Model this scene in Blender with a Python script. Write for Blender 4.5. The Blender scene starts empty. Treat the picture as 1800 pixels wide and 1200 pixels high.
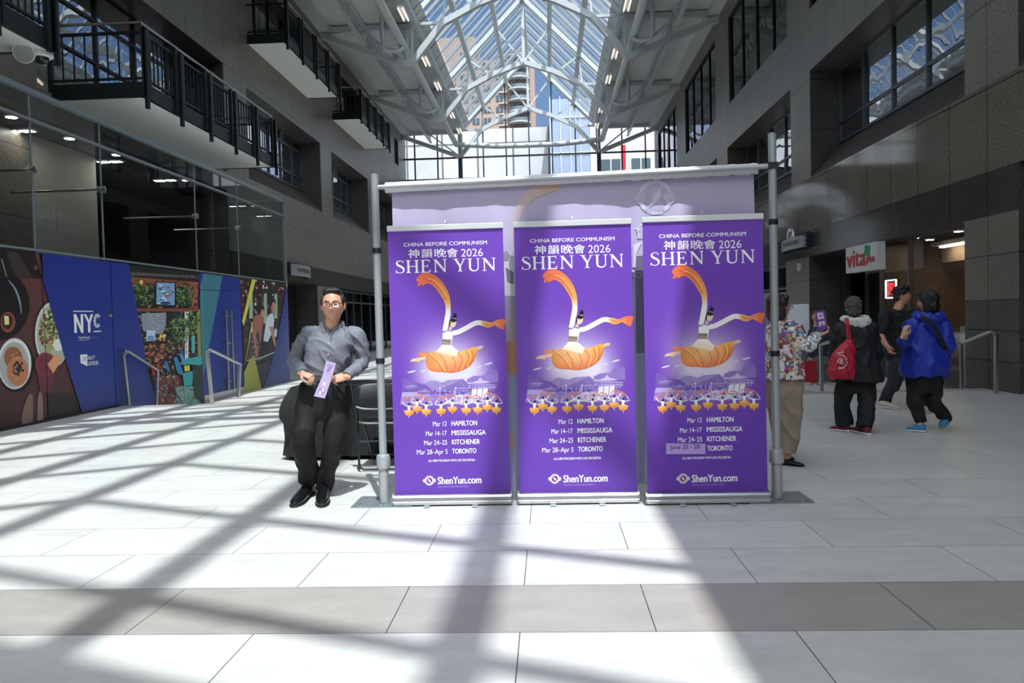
import bpy, bmesh, math, random
import numpy as np
from mathutils import Vector, Matrix, noise as mnoise
random.seed(7)
C = bpy.context.scene.collection
sc = bpy.context.scene
PI = math.pi

# ---------------------------------------------------------------- camera
F_PX, PITCH, YAW, ROLL, CAM_H = 1362.36, -0.0318, 0.0477, 0.0254, 1.397
def rot3(p, y, r):
    cp, sp, cy, sy, cr, sr = math.cos(p), math.sin(p), math.cos(y), math.sin(y), math.cos(r), math.sin(r)
    return (np.array([[cy,-sy,0],[sy,cy,0],[0,0,1]]) @ np.array([[1,0,0],[0,cp,-sp],[0,sp,cp]])
            @ np.array([[cr,0,sr],[0,1,0],[-sr,0,cr]]))
RC = rot3(PITCH, YAW, ROLL)
cam = bpy.data.cameras.new('camera'); cam.sensor_width = 36; cam.lens = F_PX/1800*36
cam.clip_start = .05; cam.clip_end = 600
camo = bpy.data.objects.new('camera', cam); C.objects.link(camo)
m4 = Matrix.Identity(4)
for i in range(3):
    m4[i][0], m4[i][1], m4[i][2] = RC[i][0], RC[i][2], -RC[i][1]
m4[2][3] = CAM_H
camo.matrix_world = m4
sc.camera = camo
def ray(x, y): return RC @ np.array([x-900., F_PX, 600.-y])
def on_x(x, y, X):
    d = ray(x, y); t = X/d[0]; return Vector((X, d[1]*t, CAM_H+d[2]*t))
def on_y(x, y, Y):
    d = ray(x, y); t = Y/d[1]; return Vector((d[0]*t, Y, CAM_H+d[2]*t))
def on_z(x, y, z):
    d = ray(x, y); t = (z-CAM_H)/d[2]; return Vector((d[0]*t, d[1]*t, z))

# ---------------------------------------------------------------- light
sc.view_settings.view_transform = 'Standard'; sc.view_settings.look = 'None'
sc.view_settings.gamma = 1; sc.view_settings.use_curve_mapping = False
sc.view_settings.exposure = -0.27
SUN_D = Vector((-0.154, 0.45, -1.0)).normalized()
SUN_E, SKY_E = 9.7, 1.0
sun = bpy.data.lights.new('sun', 'SUN'); sun.energy = SUN_E; sun.angle = math.radians(.53); sun.color = (1, .97, .93)
suno = bpy.data.objects.new('sun', sun); C.objects.link(suno); suno.location = (6, -20, 40)
suno.rotation_euler = SUN_D.to_track_quat('-Z', 'Y').to_euler()
wd = bpy.data.worlds.new('sky'); sc.world = wd; wd.use_nodes = True
nt = wd.node_tree; nt.nodes.clear()
def N(t, k, **kw):
    n = t.nodes.new(k)
    for a, b in kw.items():
        if a == 'inp':
            for i, v in b.items(): n.inputs[i].default_value = v
        else: setattr(n, a, b)
    return n
out = N(nt, 'ShaderNodeOutputWorld'); bg = N(nt, 'ShaderNodeBackground')
tc = N(nt, 'ShaderNodeTexCoord'); sep = N(nt, 'ShaderNodeSeparateXYZ')
nt.links.new(tc.outputs['Generated'], sep.inputs[0])
grad = N(nt, 'ShaderNodeValToRGB')
grad.color_ramp.elements[0].position = 0; grad.color_ramp.elements[0].color = (.62, .72, .86, 1)
grad.color_ramp.elements[1].position = .9; grad.color_ramp.elements[1].color = (.10, .23, .56, 1)
e = grad.color_ramp.elements.new(.25); e.color = (.27, .45, .80, 1)
nt.links.new(sep.outputs[2], grad.inputs[0])
ns = N(nt, 'ShaderNodeTexNoise', inp={'Scale': 3.2, 'Detail': 6, 'Roughness': .6})
nt.links.new(tc.outputs['Generated'], ns.inputs[0])
cr = N(nt, 'ShaderNodeValToRGB'); cr.color_ramp.elements[0].position = .53; cr.color_ramp.elements[1].position = .70
nt.links.new(ns.outputs[0], cr.inputs[0])
mx = N(nt, 'ShaderNodeMix', data_type='RGBA'); mx.inputs[7].default_value = (1.05, 1.07, 1.1, 1)
nt.links.new(cr.outputs[0], mx.inputs[0]); nt.links.new(grad.outputs[0], mx.inputs[6])
# the half of the sky round the sun (behind the photographer) is the brighter half
dot = N(nt, 'ShaderNodeVectorMath', operation='DOT_PRODUCT'); dot.inputs[1].default_value = tuple(-SUN_D)
nt.links.new(tc.outputs['Generated'], dot.inputs[0])
mr = N(nt, 'ShaderNodeMapRange', inp={1: .5, 2: 1.0, 3: 1.0, 4: 7.5})
nt.links.new(dot.outputs['Value'], mr.inputs[0])
mul = N(nt, 'ShaderNodeMath', operation='MULTIPLY'); mul.inputs[1].default_value = SKY_E
nt.links.new(mr.outputs[0], mul.inputs[0])
wf = N(nt, 'ShaderNodeMapRange', inp={1: .1, 2: .75, 3: 0, 4: .9}); nt.links.new(dot.outputs['Value'], wf.inputs[0])
mw = N(nt, 'ShaderNodeMix', data_type='RGBA'); mw.inputs[7].default_value = (.93, .94, .95, 1)
nt.links.new(wf.outputs[0], mw.inputs[0]); nt.links.new(mx.outputs[2], mw.inputs[6])
nt.links.new(mw.outputs[2], bg.inputs[0]); nt.links.new(mul.outputs[0], bg.inputs[1]); nt.links.new(bg.outputs[0], out.inputs[0])
cy = sc.cycles
cy.max_bounces = 8; cy.diffuse_bounces = 4; cy.glossy_bounces = 3; cy.transmission_bounces = 4; cy.transparent_max_bounces = 16
cy.caustics_reflective = False; cy.caustics_refractive = False; cy.sample_clamp_indirect = 6
cy.use_denoising = True

# ---------------------------------------------------------------- materials
def lin(c):
    return tuple(((v/255)/12.92 if v/255 <= .04045 else ((v/255+.055)/1.055)**2.4) for v in c)
MATS = {}
def M(name, rgb=(128,128,128), rough=.5, metal=0, spec=.5, noise=0, nscale=20, bump=0, bscale=60, emit=0, stretch=None, coat=0, sheen=0):
    """a procedural material: base colour varied by noise, optional noise bump"""
    if name in MATS: return MATS[name]
    m = bpy.data.materials.new(name); m.use_nodes = True; t = m.node_tree
    b = t.nodes['Principled BSDF']; c = lin(rgb)+(1,)
    b.inputs['Base Color'].default_value = c; b.inputs['Roughness'].default_value = rough
    b.inputs['Metallic'].default_value = metal; b.inputs['Specular IOR Level'].default_value = spec
    b.inputs['Coat Weight'].default_value = coat
    if sheen: b.inputs['Sheen Weight'].default_value = sheen
    if emit:
        b.inputs['Emission Color'].default_value = c; b.inputs['Emission Strength'].default_value = emit
    if noise or bump:
        tcn = N(t, 'ShaderNodeTexCoord'); src = tcn.outputs['Object']
        if stretch:
            mp = N(t, 'ShaderNodeMapping'); mp.inputs['Scale'].default_value = stretch
            t.links.new(src, mp.inputs[0]); src = mp.outputs[0]
    if noise:
        n = N(t, 'ShaderNodeTexNoise', inp={'Scale': nscale, 'Detail': 5}); t.links.new(src, n.inputs[0])
        r = N(t, 'ShaderNodeMapRange', inp={1: .3, 2: .7, 3: 1-noise, 4: 1+noise}); t.links.new(n.outputs[0], r.inputs[0])
        k = N(t, 'ShaderNodeMix', data_type='RGBA', blend_type='MULTIPLY'); k.inputs[0].default_value = 1
        k.inputs[6].default_value = c; t.links.new(r.outputs[0], k.inputs[7]); t.links.new(k.outputs[2], b.inputs['Base Color'])
    if bump:
        n = N(t, 'ShaderNodeTexNoise', inp={'Scale': bscale, 'Detail': 4}); t.links.new(src, n.inputs[0])
        bp = N(t, 'ShaderNodeBump', inp={'Strength': bump, 'Distance': .02}); t.links.new(n.outputs[0], bp.inputs['Height'])
        t.links.new(bp.outputs[0], b.inputs['Normal'])
    MATS[name] = m; return m
def glass(name, tint=(255,255,255), refl=.12, wave=0, rough=0.0, fres=True, top=.85):
    """thin pane: lets light and sun through, mirrors part of it"""
    if name in MATS: return MATS[name]
    m = bpy.data.materials.new(name); m.use_nodes = True; t = m.node_tree
    t.nodes.remove(t.nodes['Principled BSDF']); o = t.nodes['Material Output']
    tr = N(t, 'ShaderNodeBsdfTransparent'); tr.inputs[0].default_value = lin(tint)+(1,)
    gl = N(t, 'ShaderNodeBsdfGlossy', inp={'Roughness': rough}); gl.inputs[0].default_value = (.95,.97,1,1)
    mxs = N(t, 'ShaderNodeMixShader')
    if fres:
        lw = N(t, 'ShaderNodeLayerWeight', inp={'Blend': .5}); pw = N(t, 'ShaderNodeMath', operation='POWER'); pw.inputs[1].default_value = 4
        t.links.new(lw.outputs['Facing'], pw.inputs[0])
        r = N(t, 'ShaderNodeMapRange', inp={1: 0, 2: 1, 3: refl, 4: top}); t.links.new(pw.outputs[0], r.inputs[0])
        t.links.new(r.outputs[0], mxs.inputs[0])
    else: mxs.inputs[0].default_value = refl
    if wave:
        tcn = N(t, 'ShaderNodeTexCoord'); n = N(t, 'ShaderNodeTexNoise', inp={'Scale': 1.1, 'Detail': 1})
        t.links.new(tcn.outputs['Object'], n.inputs[0])
        bp = N(t, 'ShaderNodeBump', inp={'Strength': 1, 'Distance': wave}); t.links.new(n.outputs[0], bp.inputs['Height'])
        t.links.new(bp.outputs[0], gl.inputs['Normal'])
    t.links.new(tr.outputs[0], mxs.inputs[1]); t.links.new(gl.outputs[0], mxs.inputs[2]); t.links.new(mxs.outputs[0], o.inputs[0])
    MATS[name] = m; return m
def m_stone(name, base, row=1.36, width=1.2, z0=3.56, rough=.4, joint=.012, off=0., grain=.65):
    if name in MATS: return MATS[name]
    m = M(name, base, rough); t = m.node_tree; b = t.nodes['Principled BSDF']
    tcn = N(t, 'ShaderNodeTexCoord'); s = N(t, 'ShaderNodeSeparateXYZ'); cb = N(t, 'ShaderNodeCombineXYZ')
    t.links.new(tcn.outputs['Object'], s.inputs[0])
    a1 = N(t, 'ShaderNodeMath', operation='ADD'); a1.inputs[1].default_value = -z0+row*20; t.links.new(s.outputs[2], a1.inputs[0])
    a2 = N(t, 'ShaderNodeMath', operation='ADD'); t.links.new(s.outputs[1], a2.inputs[0]); t.links.new(s.outputs[0], a2.inputs[1])
    t.links.new(a2.outputs[0], cb.inputs[0]); t.links.new(a1.outputs[0], cb.inputs[1])
    br = N(t, 'ShaderNodeTexBrick', inp={'Scale': 1, 'Mortar Size': joint, 'Mortar Smooth': .1, 'Brick Width': width, 'Row Height': row, 'Bias': 0.})
    br.offset = off; br.inputs['Color1'].default_value = (.93,.93,.93,1); br.inputs['Color2'].default_value = (1.08,1.07,1.05,1); br.inputs['Mortar'].default_value = (.25,.25,.25,1)
    t.links.new(cb.outputs[0], br.inputs[0])
    n = N(t, 'ShaderNodeTexNoise', inp={'Scale': 24, 'Detail': 8, 'Roughness': .8}); t.links.new(tcn.outputs['Object'], n.inputs[0])
    r = N(t, 'ShaderNodeMapRange', inp={1: .34, 2: .66, 3: 1-grain, 4: 1+grain}); t.links.new(n.outputs[0], r.inputs[0])
    n2 = N(t, 'ShaderNodeTexNoise', inp={'Scale': .5, 'Detail': 3}); t.links.new(tcn.outputs['Object'], n2.inputs[0])
    r2 = N(t, 'ShaderNodeMapRange', inp={1: .3, 2: .7, 3: .9, 4: 1.1}); t.links.new(n2.outputs[0], r2.inputs[0])
    prev = None
    for src in (br.outputs[0], r.outputs[0], r2.outputs[0]):
        k = N(t, 'ShaderNodeMix', data_type='RGBA', blend_type='MULTIPLY'); k.inputs[0].default_value = 1
        if prev is None: k.inputs[6].default_value = lin(base)+(1,)
        else: t.links.new(prev, k.inputs[6])
        t.links.new(src, k.inputs[7]); prev = k.outputs[2]
    t.links.new(prev, b.inputs['Base Color'])
    return m
def m_floor():
    m = M('floor_tile', (205,206,203), .36); t = m.node_tree; b = t.nodes['Principled BSDF']
    tcn = N(t, 'ShaderNodeTexCoord'); mp = N(t, 'ShaderNodeMapping'); mp.inputs['Location'].default_value = (-.441+120, -3.387+.6*41, 0)
    t.links.new(tcn.outputs['Object'], mp.inputs[0])
    br = N(t, 'ShaderNodeTexBrick', inp={'Scale': 1, 'Mortar Size': .0024, 'Mortar Smooth': 0., 'Brick Width': 1.2, 'Row Height': .6, 'Bias': 0.})
    br.offset = .5; br.inputs['Color1'].default_value = (.96,.96,.96,1); br.inputs['Color2'].default_value = (1.03,1.03,1.025,1); br.inputs['Mortar'].default_value = (.10,.10,.10,1)
    t.links.new(mp.outputs[0], br.inputs[0])
    s = N(t, 'ShaderNodeSeparateXYZ'); t.links.new(tcn.outputs['Object'], s.inputs[0])
    a = N(t, 'ShaderNodeMath', operation='SUBTRACT'); a.inputs[1].default_value = 3.387; t.links.new(s.outputs[1], a.inputs[0])
    md = N(t, 'ShaderNodeMath', operation='FLOORED_MODULO'); md.inputs[1].default_value = 9.6; t.links.new(a.outputs[0], md.inputs[0])
    lt = N(t, 'ShaderNodeMath', operation='LESS_THAN'); lt.inputs[1].default_value = .6; t.links.new(md.outputs[0], lt.inputs[0])
    cm = N(t, 'ShaderNodeMix', data_type='RGBA'); cm.inputs[6].default_value = lin((199,199,195))+(1,); cm.inputs[7].default_value = lin((160,156,150))+(1,)
    t.links.new(lt.outputs[0], cm.inputs[0])
    n = N(t, 'ShaderNodeTexNoise', inp={'Scale': 2.2, 'Detail': 9, 'Roughness': .68, 'Distortion': .6}); mp2 = N(t, 'ShaderNodeMapping'); mp2.inputs['Scale'].default_value = (1, 2.2, 1)
    t.links.new(tcn.outputs['Object'], mp2.inputs[0]); t.links.new(mp2.outputs[0], n.inputs[0])
    r = N(t, 'ShaderNodeMapRange', inp={1: .3, 2: .7, 3: .86, 4: 1.1}); t.links.new(n.outputs[0], r.inputs[0])
    k = N(t, 'ShaderNodeMix', data_type='RGBA', blend_type='MULTIPLY'); k.inputs[0].default_value = 1
    t.links.new(cm.outputs[2], k.inputs[6]); t.links.new(br.outputs[0], k.inputs[7])
    k2 = N(t, 'ShaderNodeMix', data_type='RGBA', blend_type='MULTIPLY'); k2.inputs[0].default_value = 1
    t.links.new(k.outputs[2], k2.inputs[6]); t.links.new(r.outputs[0], k2.inputs[7]); t.links.new(k2.outputs[2], b.inputs['Base Color'])
    return m
def m_print(name='print_ink', rough=.45, spec=.35):
    """printed surface: the ink colours are stored on the mesh"""
    if name in MATS: return MATS[name]
    m = M(name, (255,255,255), rough, spec=spec); t = m.node_tree
    a = N(t, 'ShaderNodeVertexColor'); a.layer_name = 'ink'
    t.links.new(a.outputs[0], t.nodes['Principled BSDF'].inputs['Base Color'])
    return m

# ---------------------------------------------------------------- mesh building
def perp(d, up=None):
    d = Vector(d).normalized()
    u = Vector(up) if up is not None else (Vector((0,0,1)) if abs(d.z) < .95 else Vector((1,0,0)))
    s = d.cross(u)
    if s.length < 1e-6: s = d.cross(Vector((0,1,0)))
    s.normalize(); return s, s.cross(d).normalized()
class MB:
    def __init__(s): s.v = []; s.f = []; s.m = []; s.c = {}
    def add(s, vs, fs, m=0, col=None):
        o = len(s.v); s.v += [tuple(v) for v in vs]
        for f in fs:
            if col is not None: s.c[len(s.f)] = col
            s.f.append(tuple(i+o for i in f)); s.m.append(m)
        return s
    def box(s, x0, x1, y0, y1, z0, z1, m=0):
        return s.add([(x0,y0,z0),(x1,y0,z0),(x1,y1,z0),(x0,y1,z0),(x0,y0,z1),(x1,y0,z1),(x1,y1,z1),(x0,y1,z1)],
                     [(0,3,2,1),(4,5,6,7),(0,1,5,4),(1,2,6,5),(2,3,7,6),(3,0,4,7)], m)
    def bar(s, p, q, w, h, m=0, up=None):
        p, q = Vector(p), Vector(q); a, b = perp(q-p, up); a = a*w/2; b = b*h/2
        vs = [p-a-b, p+a-b, p+a+b, p-a+b, q-a-b, q+a-b, q+a+b, q-a+b]
        return s.add(vs, [(0,1,2,3),(7,6,5,4),(0,4,5,1),(1,5,6,2),(2,6,7,3),(3,7,4,0)], m)
    def tube(s, pts, r, n=10, m=0, flat=1., up=None, caps=True):
        pts = [Vector(p) for p in pts]; k = len(pts); rs = r if isinstance(r, (list, tuple)) else [r]*k
        vs = []; a0 = None
        for i, p in enumerate(pts):
            d = (pts[min(i+1,k-1)]-pts[max(i-1,0)])
            if a0 is None or up is not None: a, b = perp(d, up)
            else:
                dn = d.normalized(); a = (a0-dn*a0.dot(dn)).normalized(); b = a.cross(dn)
            a0 = a
            for j in range(n):
                t = 2*PI*j/n; vs.append(p+a*(rs[i]*math.cos(t))+b*(rs[i]*flat*math.sin(t)))
        fs = [(i*n+j, i*n+(j+1)%n, (i+1)*n+(j+1)%n, (i+1)*n+j) for i in range(k-1) for j in range(n)]
        if caps: fs += [tuple(range(n-1,-1,-1)), tuple(range((k-1)*n, k*n))]
        return s.add(vs, fs, m)
    def lathe(s, prof, org, axis=(0,0,1), n=20, m=0):
        o = Vector(org); ax = Vector(axis).normalized(); a, b = perp(ax)
        vs = [o+ax*h+a*(r*math.cos(2*PI*j/n))+b*(r*math.sin(2*PI*j/n)) for r, h in prof for j in range(n)]
        k = len(prof)
        fs = [(i*n+j, i*n+(j+1)%n, (i+1)*n+(j+1)%n, (i+1)*n+j) for i in range(k-1) for j in range(n)]
        fs += [tuple(range(n-1,-1,-1)), tuple(range((k-1)*n, k*n))]
        return s.add(vs, fs, m)
    def loft(s, rings, m=0, caps=True, closed=True):
        n = len(rings[0]); vs = [p for r in rings for p in r]; k = len(rings)
        fs = [(i*n+j, i*n+(j+1)%n, (i+1)*n+(j+1)%n, (i+1)*n+j) for i in range(k-1) for j in range(n if closed else n-1)]
        if caps and closed: fs += [tuple(range(n-1,-1,-1)), tuple(range((k-1)*n, k*n))]
        return s.add(vs, fs, m)
    def prism(s, pts, d, m=0):
        n = len(pts); d = Vector(d); p = [Vector(q) for q in pts]
        return s.add(p+[q+d for q in p], [tuple(range(n-1,-1,-1)), tuple(range(n, 2*n))]+[(i,(i+1)%n,n+(i+1)%n,n+i) for i in range(n)], m)
    def mesh(s, name, mats, smooth=None):
        me = bpy.data.meshes.new(name); me.from_pydata(s.v, [], s.f)
        for mt in (mats if isinstance(mats, (list, tuple)) else [mats]): me.materials.append(mt)
        if any(s.m): me.polygons.foreach_set('material_index', s.m)
        if s.c:
            at = me.color_attributes.new('ink', 'FLOAT_COLOR', 'CORNER'); buf = []
            for i, f in enumerate(s.f):
                c = s.c.get(i, (1,1,1))
                for j in range(len(f)):
                    cc = c[j] if isinstance(c[0], (tuple, list)) else c
                    buf += [cc[0], cc[1], cc[2], 1.]
            at.data.foreach_set('color', buf)
        if smooth is not None:
            me.polygons.foreach_set('use_smooth', [True]*len(me.polygons)); me.set_sharp_from_angle(angle=math.radians(smooth))
        me.update(); return me
    def build(s, name, mats, parent=None, smooth=None):
        o = bpy.data.objects.new(name, s.mesh(name, mats, smooth)); C.objects.link(o)
        if parent is not None:
            o.parent = parent; o.matrix_parent_inverse = Matrix.Translation(-parent.location) if parent.type == 'EMPTY' else Matrix.Identity(4)
        return o
def tag(o, label=None, cat=None, group=None, kind=None):
    if label: o['label'] = label
    if cat: o['category'] = cat
    if group: o['group'] = group
    if kind: o['kind'] = kind
    return o
def empty(name, loc, label, cat, group=None, kind=None):
    o = bpy.data.objects.new(name, None); C.objects.link(o); o.location = loc; o.empty_display_size = .1
    return tag(o, label, cat, group, kind)
def copy_tree(o, parent=None):
    c = o.copy(); C.objects.link(c); inv = o.matrix_parent_inverse.copy(); c.parent = parent; c.matrix_parent_inverse = inv
    for ch in list(o.children): copy_tree(ch, c)
    return c
def tess(s, off=0., sx=1.):
    """letters of the built-in typeface as (2d points, faces), cap height about .69"""
    c = bpy.data.curves.new('t', 'FONT'); c.body = s; c.offset = off; c.resolution_u = 3
    o = bpy.data.objects.new('t', c); C.objects.link(o)
    me = bpy.data.meshes.new_from_object(o.evaluated_get(bpy.context.evaluated_depsgraph_get()))
    v = [(p.co.x, p.co.y) for p in me.vertices]; f = [tuple(p.vertices) for p in me.polygons]
    bpy.data.objects.remove(o); bpy.data.curves.remove(c); bpy.data.meshes.remove(me)
    return v, f
def clip_poly(pts, axis, lim, keep_less):
    res = []
    n = len(pts)
    for i in range(n):
        a, b = pts[i], pts[(i+1) % n]
        ia = (a[axis] <= lim) if keep_less else (a[axis] >= lim); ib = (b[axis] <= lim) if keep_less else (b[axis] >= lim)
        if ia: res.append(a)
        if ia != ib:
            t = (lim-a[axis])/(b[axis]-a[axis]); res.append(tuple(a[k]+(b[k]-a[k])*t for k in range(len(a))))
    return res
class Ink:
    """a printed sheet: flat shapes in thin ink layers on a plane. to3(u, v) gives the point, nrm the facing side"""
    def __init__(s, to3, nrm, eps=.0004, clip=None):
        s.to3 = to3; s.n = Vector(nrm); s.eps = eps; s.mb = MB(); s.clip = clip; s.k = 0
    def lay(s, L):                               # every shape of a layer lies a hair above the one before it
        s.k += 1; return s.n*(s.eps*(L+.9*(s.k % 97)/97))
    def pts(s, P, L):
        d = s.lay(L); return [Vector(s.to3(*p[:2]))+d for p in P]
    def poly(s, P, col, L=1, d=None):
        cols = [lin(c) for c in col] if isinstance(col[0], (tuple, list)) else None
        if s.clip:
            Q = [tuple(p)+(tuple(cols[i]) if cols else ()) for i, p in enumerate(P)]
            Q3 = [tuple(s.to3(*q[:2]))+tuple(q[2:]) for q in Q]
            for ax, lim, less in s.clip:
                Q3 = clip_poly(Q3, ax, lim, less)
                if len(Q3) < 3: return
            c = [q[3:] for q in Q3] if cols else lin(col)
            d = d or s.lay(L); s.mb.add([Vector(q[:3])+d for q in Q3], [tuple(range(len(Q3)))], col=c); return
        d = d or s.lay(L); s.mb.add([Vector(s.to3(*p[:2]))+d for p in P], [tuple(range(len(P)))], col=cols if cols else lin(col))
    def ell(s, cx, cy, rx, ry, col, L=1, rot=0., n=24, col2=None):
        c, si = math.cos(rot), math.sin(rot)
        R = [(cx+rx*math.cos(2*PI*i/n)*c-ry*math.sin(2*PI*i/n)*si, cy+rx*math.cos(2*PI*i/n)*si+ry*math.sin(2*PI*i/n)*c) for i in range(n)]
        if col2 is None: s.poly(R, col, L)
        else:
            for i in range(n): s.poly([(cx,cy), R[i], R[(i+1) % n]], [col2, col, col], L)
    def ribbon(s, path, w, cols, L=1):
        """strip along path, w = width at each point, cols = colour at each point (or one)"""
        k = len(path); A = []; B = []
        for i, p in enumerate(path):
            a, b = path[max(i-1,0)], path[min(i+1,k-1)]; dx, dy = b[0]-a[0], b[1]-a[1]; l = math.hypot(dx, dy) or 1
            ww = (w[i] if isinstance(w, (list, tuple)) else w)/2
            A.append((p[0]-dy/l*ww, p[1]+dx/l*ww)); B.append((p[0]+dy/l*ww, p[1]-dx/l*ww))
        for i in range(k-1):
            c = cols if not isinstance(cols[0], (tuple, list)) else [cols[i], cols[i], cols[i+1], cols[i+1]]
            s.poly([A[i], B[i], B[i+1], A[i+1]], c, L)
    def grid(s, P, cols, L=1):
        """bilinear patch: P rows of points, cols rows of colours"""
        d = s.lay(L)
        for i in range(len(P)-1):
            for j in range(len(P[0])-1):
                s.poly([P[i][j], P[i][j+1], P[i+1][j+1], P[i+1][j]], [cols[i][j], cols[i][j+1], cols[i+1][j+1], cols[i+1][j]], L, d)
    def text(s, body, a, b, h, col, L=3, off=0., up=None, mirror=False, glyphs=None):
        """body on the baseline a-b (2d), capitals h high; off = extra stroke weight"""
        if off > .005 and not glyphs:
            w = off*h*.8
            for dx, dy in ((-w,0), (w,0), (0,-w*.6), (0,w*.6)): s.text(body, (a[0]+dx,a[1]+dy), (b[0]+dx,b[1]+dy), h, col, L, 0., up, mirror)
            return
        v, f = glyphs if glyphs else tess(body)
        x0, x1 = min(p[0] for p in v), max(p[0] for p in v); cap = .69 if not glyphs else 1.
        ux, uy = b[0]-a[0], b[1]-a[1]; l = math.hypot(ux, uy)
        if up is None: up = (uy/l, -ux/l)
        pts = []
        if s.clip:
            p = s.to3(*a); q = s.to3(*b)
            if any((p[ax] > lim or q[ax] > lim) if less else (p[ax] < lim or q[ax] < lim) for ax, lim, less in s.clip): return
        for (x, y) in v:
            t = (x-x0)/(x1-x0); t = 1-t if mirror else t
            pts.append((a[0]+ux*t+up[0]*y/cap*h, a[1]+uy*t+up[1]*y/cap*h))
        root = list(range(len(pts)))                 # each letter (each stroke of a drawn letter) on its own hair-thin level
        def find(i):
            while root[i] != i: i = root[i]
            return i
        for q in f:
            for k in q[1:]: root[find(k)] = find(q[0])
        P3 = [Vector(s.to3(*p)) for p in pts]; lev = {}
        for i in range(len(P3)):
            r = find(i)
            if r not in lev: lev[r] = s.lay(L)
            P3[i] += lev[r]
        s.mb.add(P3, f, col=lin(col))
    def build(s, name, mat, parent=None): return s.mb.build(name, mat, parent)
def smoothpath(P, n=6):
    """Catmull-Rom through the points"""
    P = [np.array(p, float) for p in P]; R = []
    for i in range(len(P)-1):
        p0, p1, p2, p3 = P[max(i-1,0)], P[i], P[i+1], P[min(i+2,len(P)-1)]
        for k in range(n):
            t = k/n; R.append(tuple(.5*((2*p1)+(-p0+p2)*t+(2*p0-5*p1+4*p2-p3)*t*t+(-p0+3*p1-3*p2+p3)*t**3)))
    R.append(tuple(P[-1])); return R

def patch(name, parent, corner, cols, off):
    """one welded sheet of coloured cells between four corner points (photo-independent), cols[row][column]"""
    a, b, c, d = [Vector(p) for p in corner]; nv, nu = len(cols), len(cols[0]); m = MB()
    vs = [a.lerp(b, i/nu).lerp(d.lerp(c, i/nu), j/nv)+Vector(off) for j in range(nv+1) for i in range(nu+1)]
    m.v = [tuple(v) for v in vs]
    for j in range(nv):
        for i in range(nu): m.c[len(m.f)] = lin(cols[j][i]); m.f.append((j*(nu+1)+i, j*(nu+1)+i+1, (j+1)*(nu+1)+i+1, (j+1)*(nu+1)+i)); m.m.append(0)
    return m.build(name, m_print(), parent)
# ================================================================ SETTING
XL, XR, YN, YE, ZC = -9.3, 7.25, -9.0, 51.5, 13.8
XG = -7.62                                    # glass front and hoarding on the left
stone = m_stone('grey_granite', (114,107,98)); stone_pol = m_stone('polished_grey_granite', (112,105,97), rough=.07); stone_dark = m_stone('polished_dark_granite', (70,68,64), row=.74, z0=2.84, rough=.12)
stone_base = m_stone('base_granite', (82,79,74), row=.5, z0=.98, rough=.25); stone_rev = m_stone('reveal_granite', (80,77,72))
dark_room = M('dark_interior', (40,40,42), .8); frame_m = M('window_frame_metal', (92,97,102), .4, .6)
frame_dk = M('dark_window_frame', (36,38,41), .4, .5); steel_white = M('white_painted_steel', (196,201,203), .45)
steel_dk = M('dark_green_steel', (26,32,34), .42, .3); inox = M('brushed_stainless', (190,190,188), .28, 1.)
white_panel = M('white_soffit_panel', (242,241,237), .7); alu = M('brushed_aluminium', (196,198,200), .32, .9)

# floor: the level hall, with strips beyond Y 13.35 that lie a few steps lower on both sides
mb = MB(); YS = 13.35
def flat(x0, x1, y0, y1, z): mb.add([(x0,y0,z),(x1,y0,z),(x1,y1,z),(x0,y1,z)], [(0,1,2,3)])
flat(-15, 14, YN, YS, 0); flat(-6.02, 4.5, YS, 60, 0)
for i in range(2):
    y0, y1 = YS+.35*i, (YS+.35*(i+1) if i == 0 else 60); zt, zp = -.16*(i+1), -.16*i
    flat(-15, -6.02, y0, y1, zt); mb.add([(-15,y0,zp),(-6.02,y0,zp),(-6.02,y0,zt),(-15,y0,zt)], [(3,2,1,0)])
mb.add([(-6.02,YS,0),(-6.02,60,0),(-6.02,60,-.32),(-6.02,YS,-.32)], [(0,1,2,3)])
flat(4.5, 14, YS, 60, -.18); mb.add([(4.5,YS,0),(14,YS,0),(14,YS,-.18),(4.5,YS,-.18)], [(3,2,1,0)])
mb.add([(4.5,YS,0),(4.5,60,0),(4.5,60,-.18),(4.5,YS,-.18)], [(3,2,1,0)])
tag(mb.build('floor', m_floor()), kind='structure')

def wall_x(name, X, sgn, y0, y1, z0, z1, ops):
    """wall on the plane x = X; ops = (ya, yb, za, zb, depth, sill rise). sgn = direction away from the hall"""
    mb = MB()
    ys = sorted({y0, y1} | {v for o in ops for v in o[:2]}); zs = sorted({z0, z1, 1.48, 2.85, 3.56} | {v for o in ops for v in o[2:4]})
    for a, b in zip(ys, ys[1:]):
        for c, d in zip(zs, zs[1:]):
            if any(o[0] <= a and b <= o[1] and o[2] <= c and d <= o[3] for o in ops): continue
            mt = 2 if d <= 1.481 else (1 if 2.84 < c and d < 3.57 else (4 if sgn > 0 and 3.55 < c and d < 5.01 else 0))
            q = [(X,a,c),(X,b,c),(X,b,d),(X,a,d)]; mb.add(q if sgn < 0 else q[::-1], [(0,1,2,3)], mt)
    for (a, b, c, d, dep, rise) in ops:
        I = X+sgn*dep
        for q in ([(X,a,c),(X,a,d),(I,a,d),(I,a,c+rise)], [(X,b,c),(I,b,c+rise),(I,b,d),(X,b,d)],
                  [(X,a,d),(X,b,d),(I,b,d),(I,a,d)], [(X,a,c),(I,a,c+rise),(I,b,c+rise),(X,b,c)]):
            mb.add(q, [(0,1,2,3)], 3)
    return tag(mb.build(name, [stone, stone_dark, stone_base, stone_rev, stone_pol]), kind='structure')
SILL = .87
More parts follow.
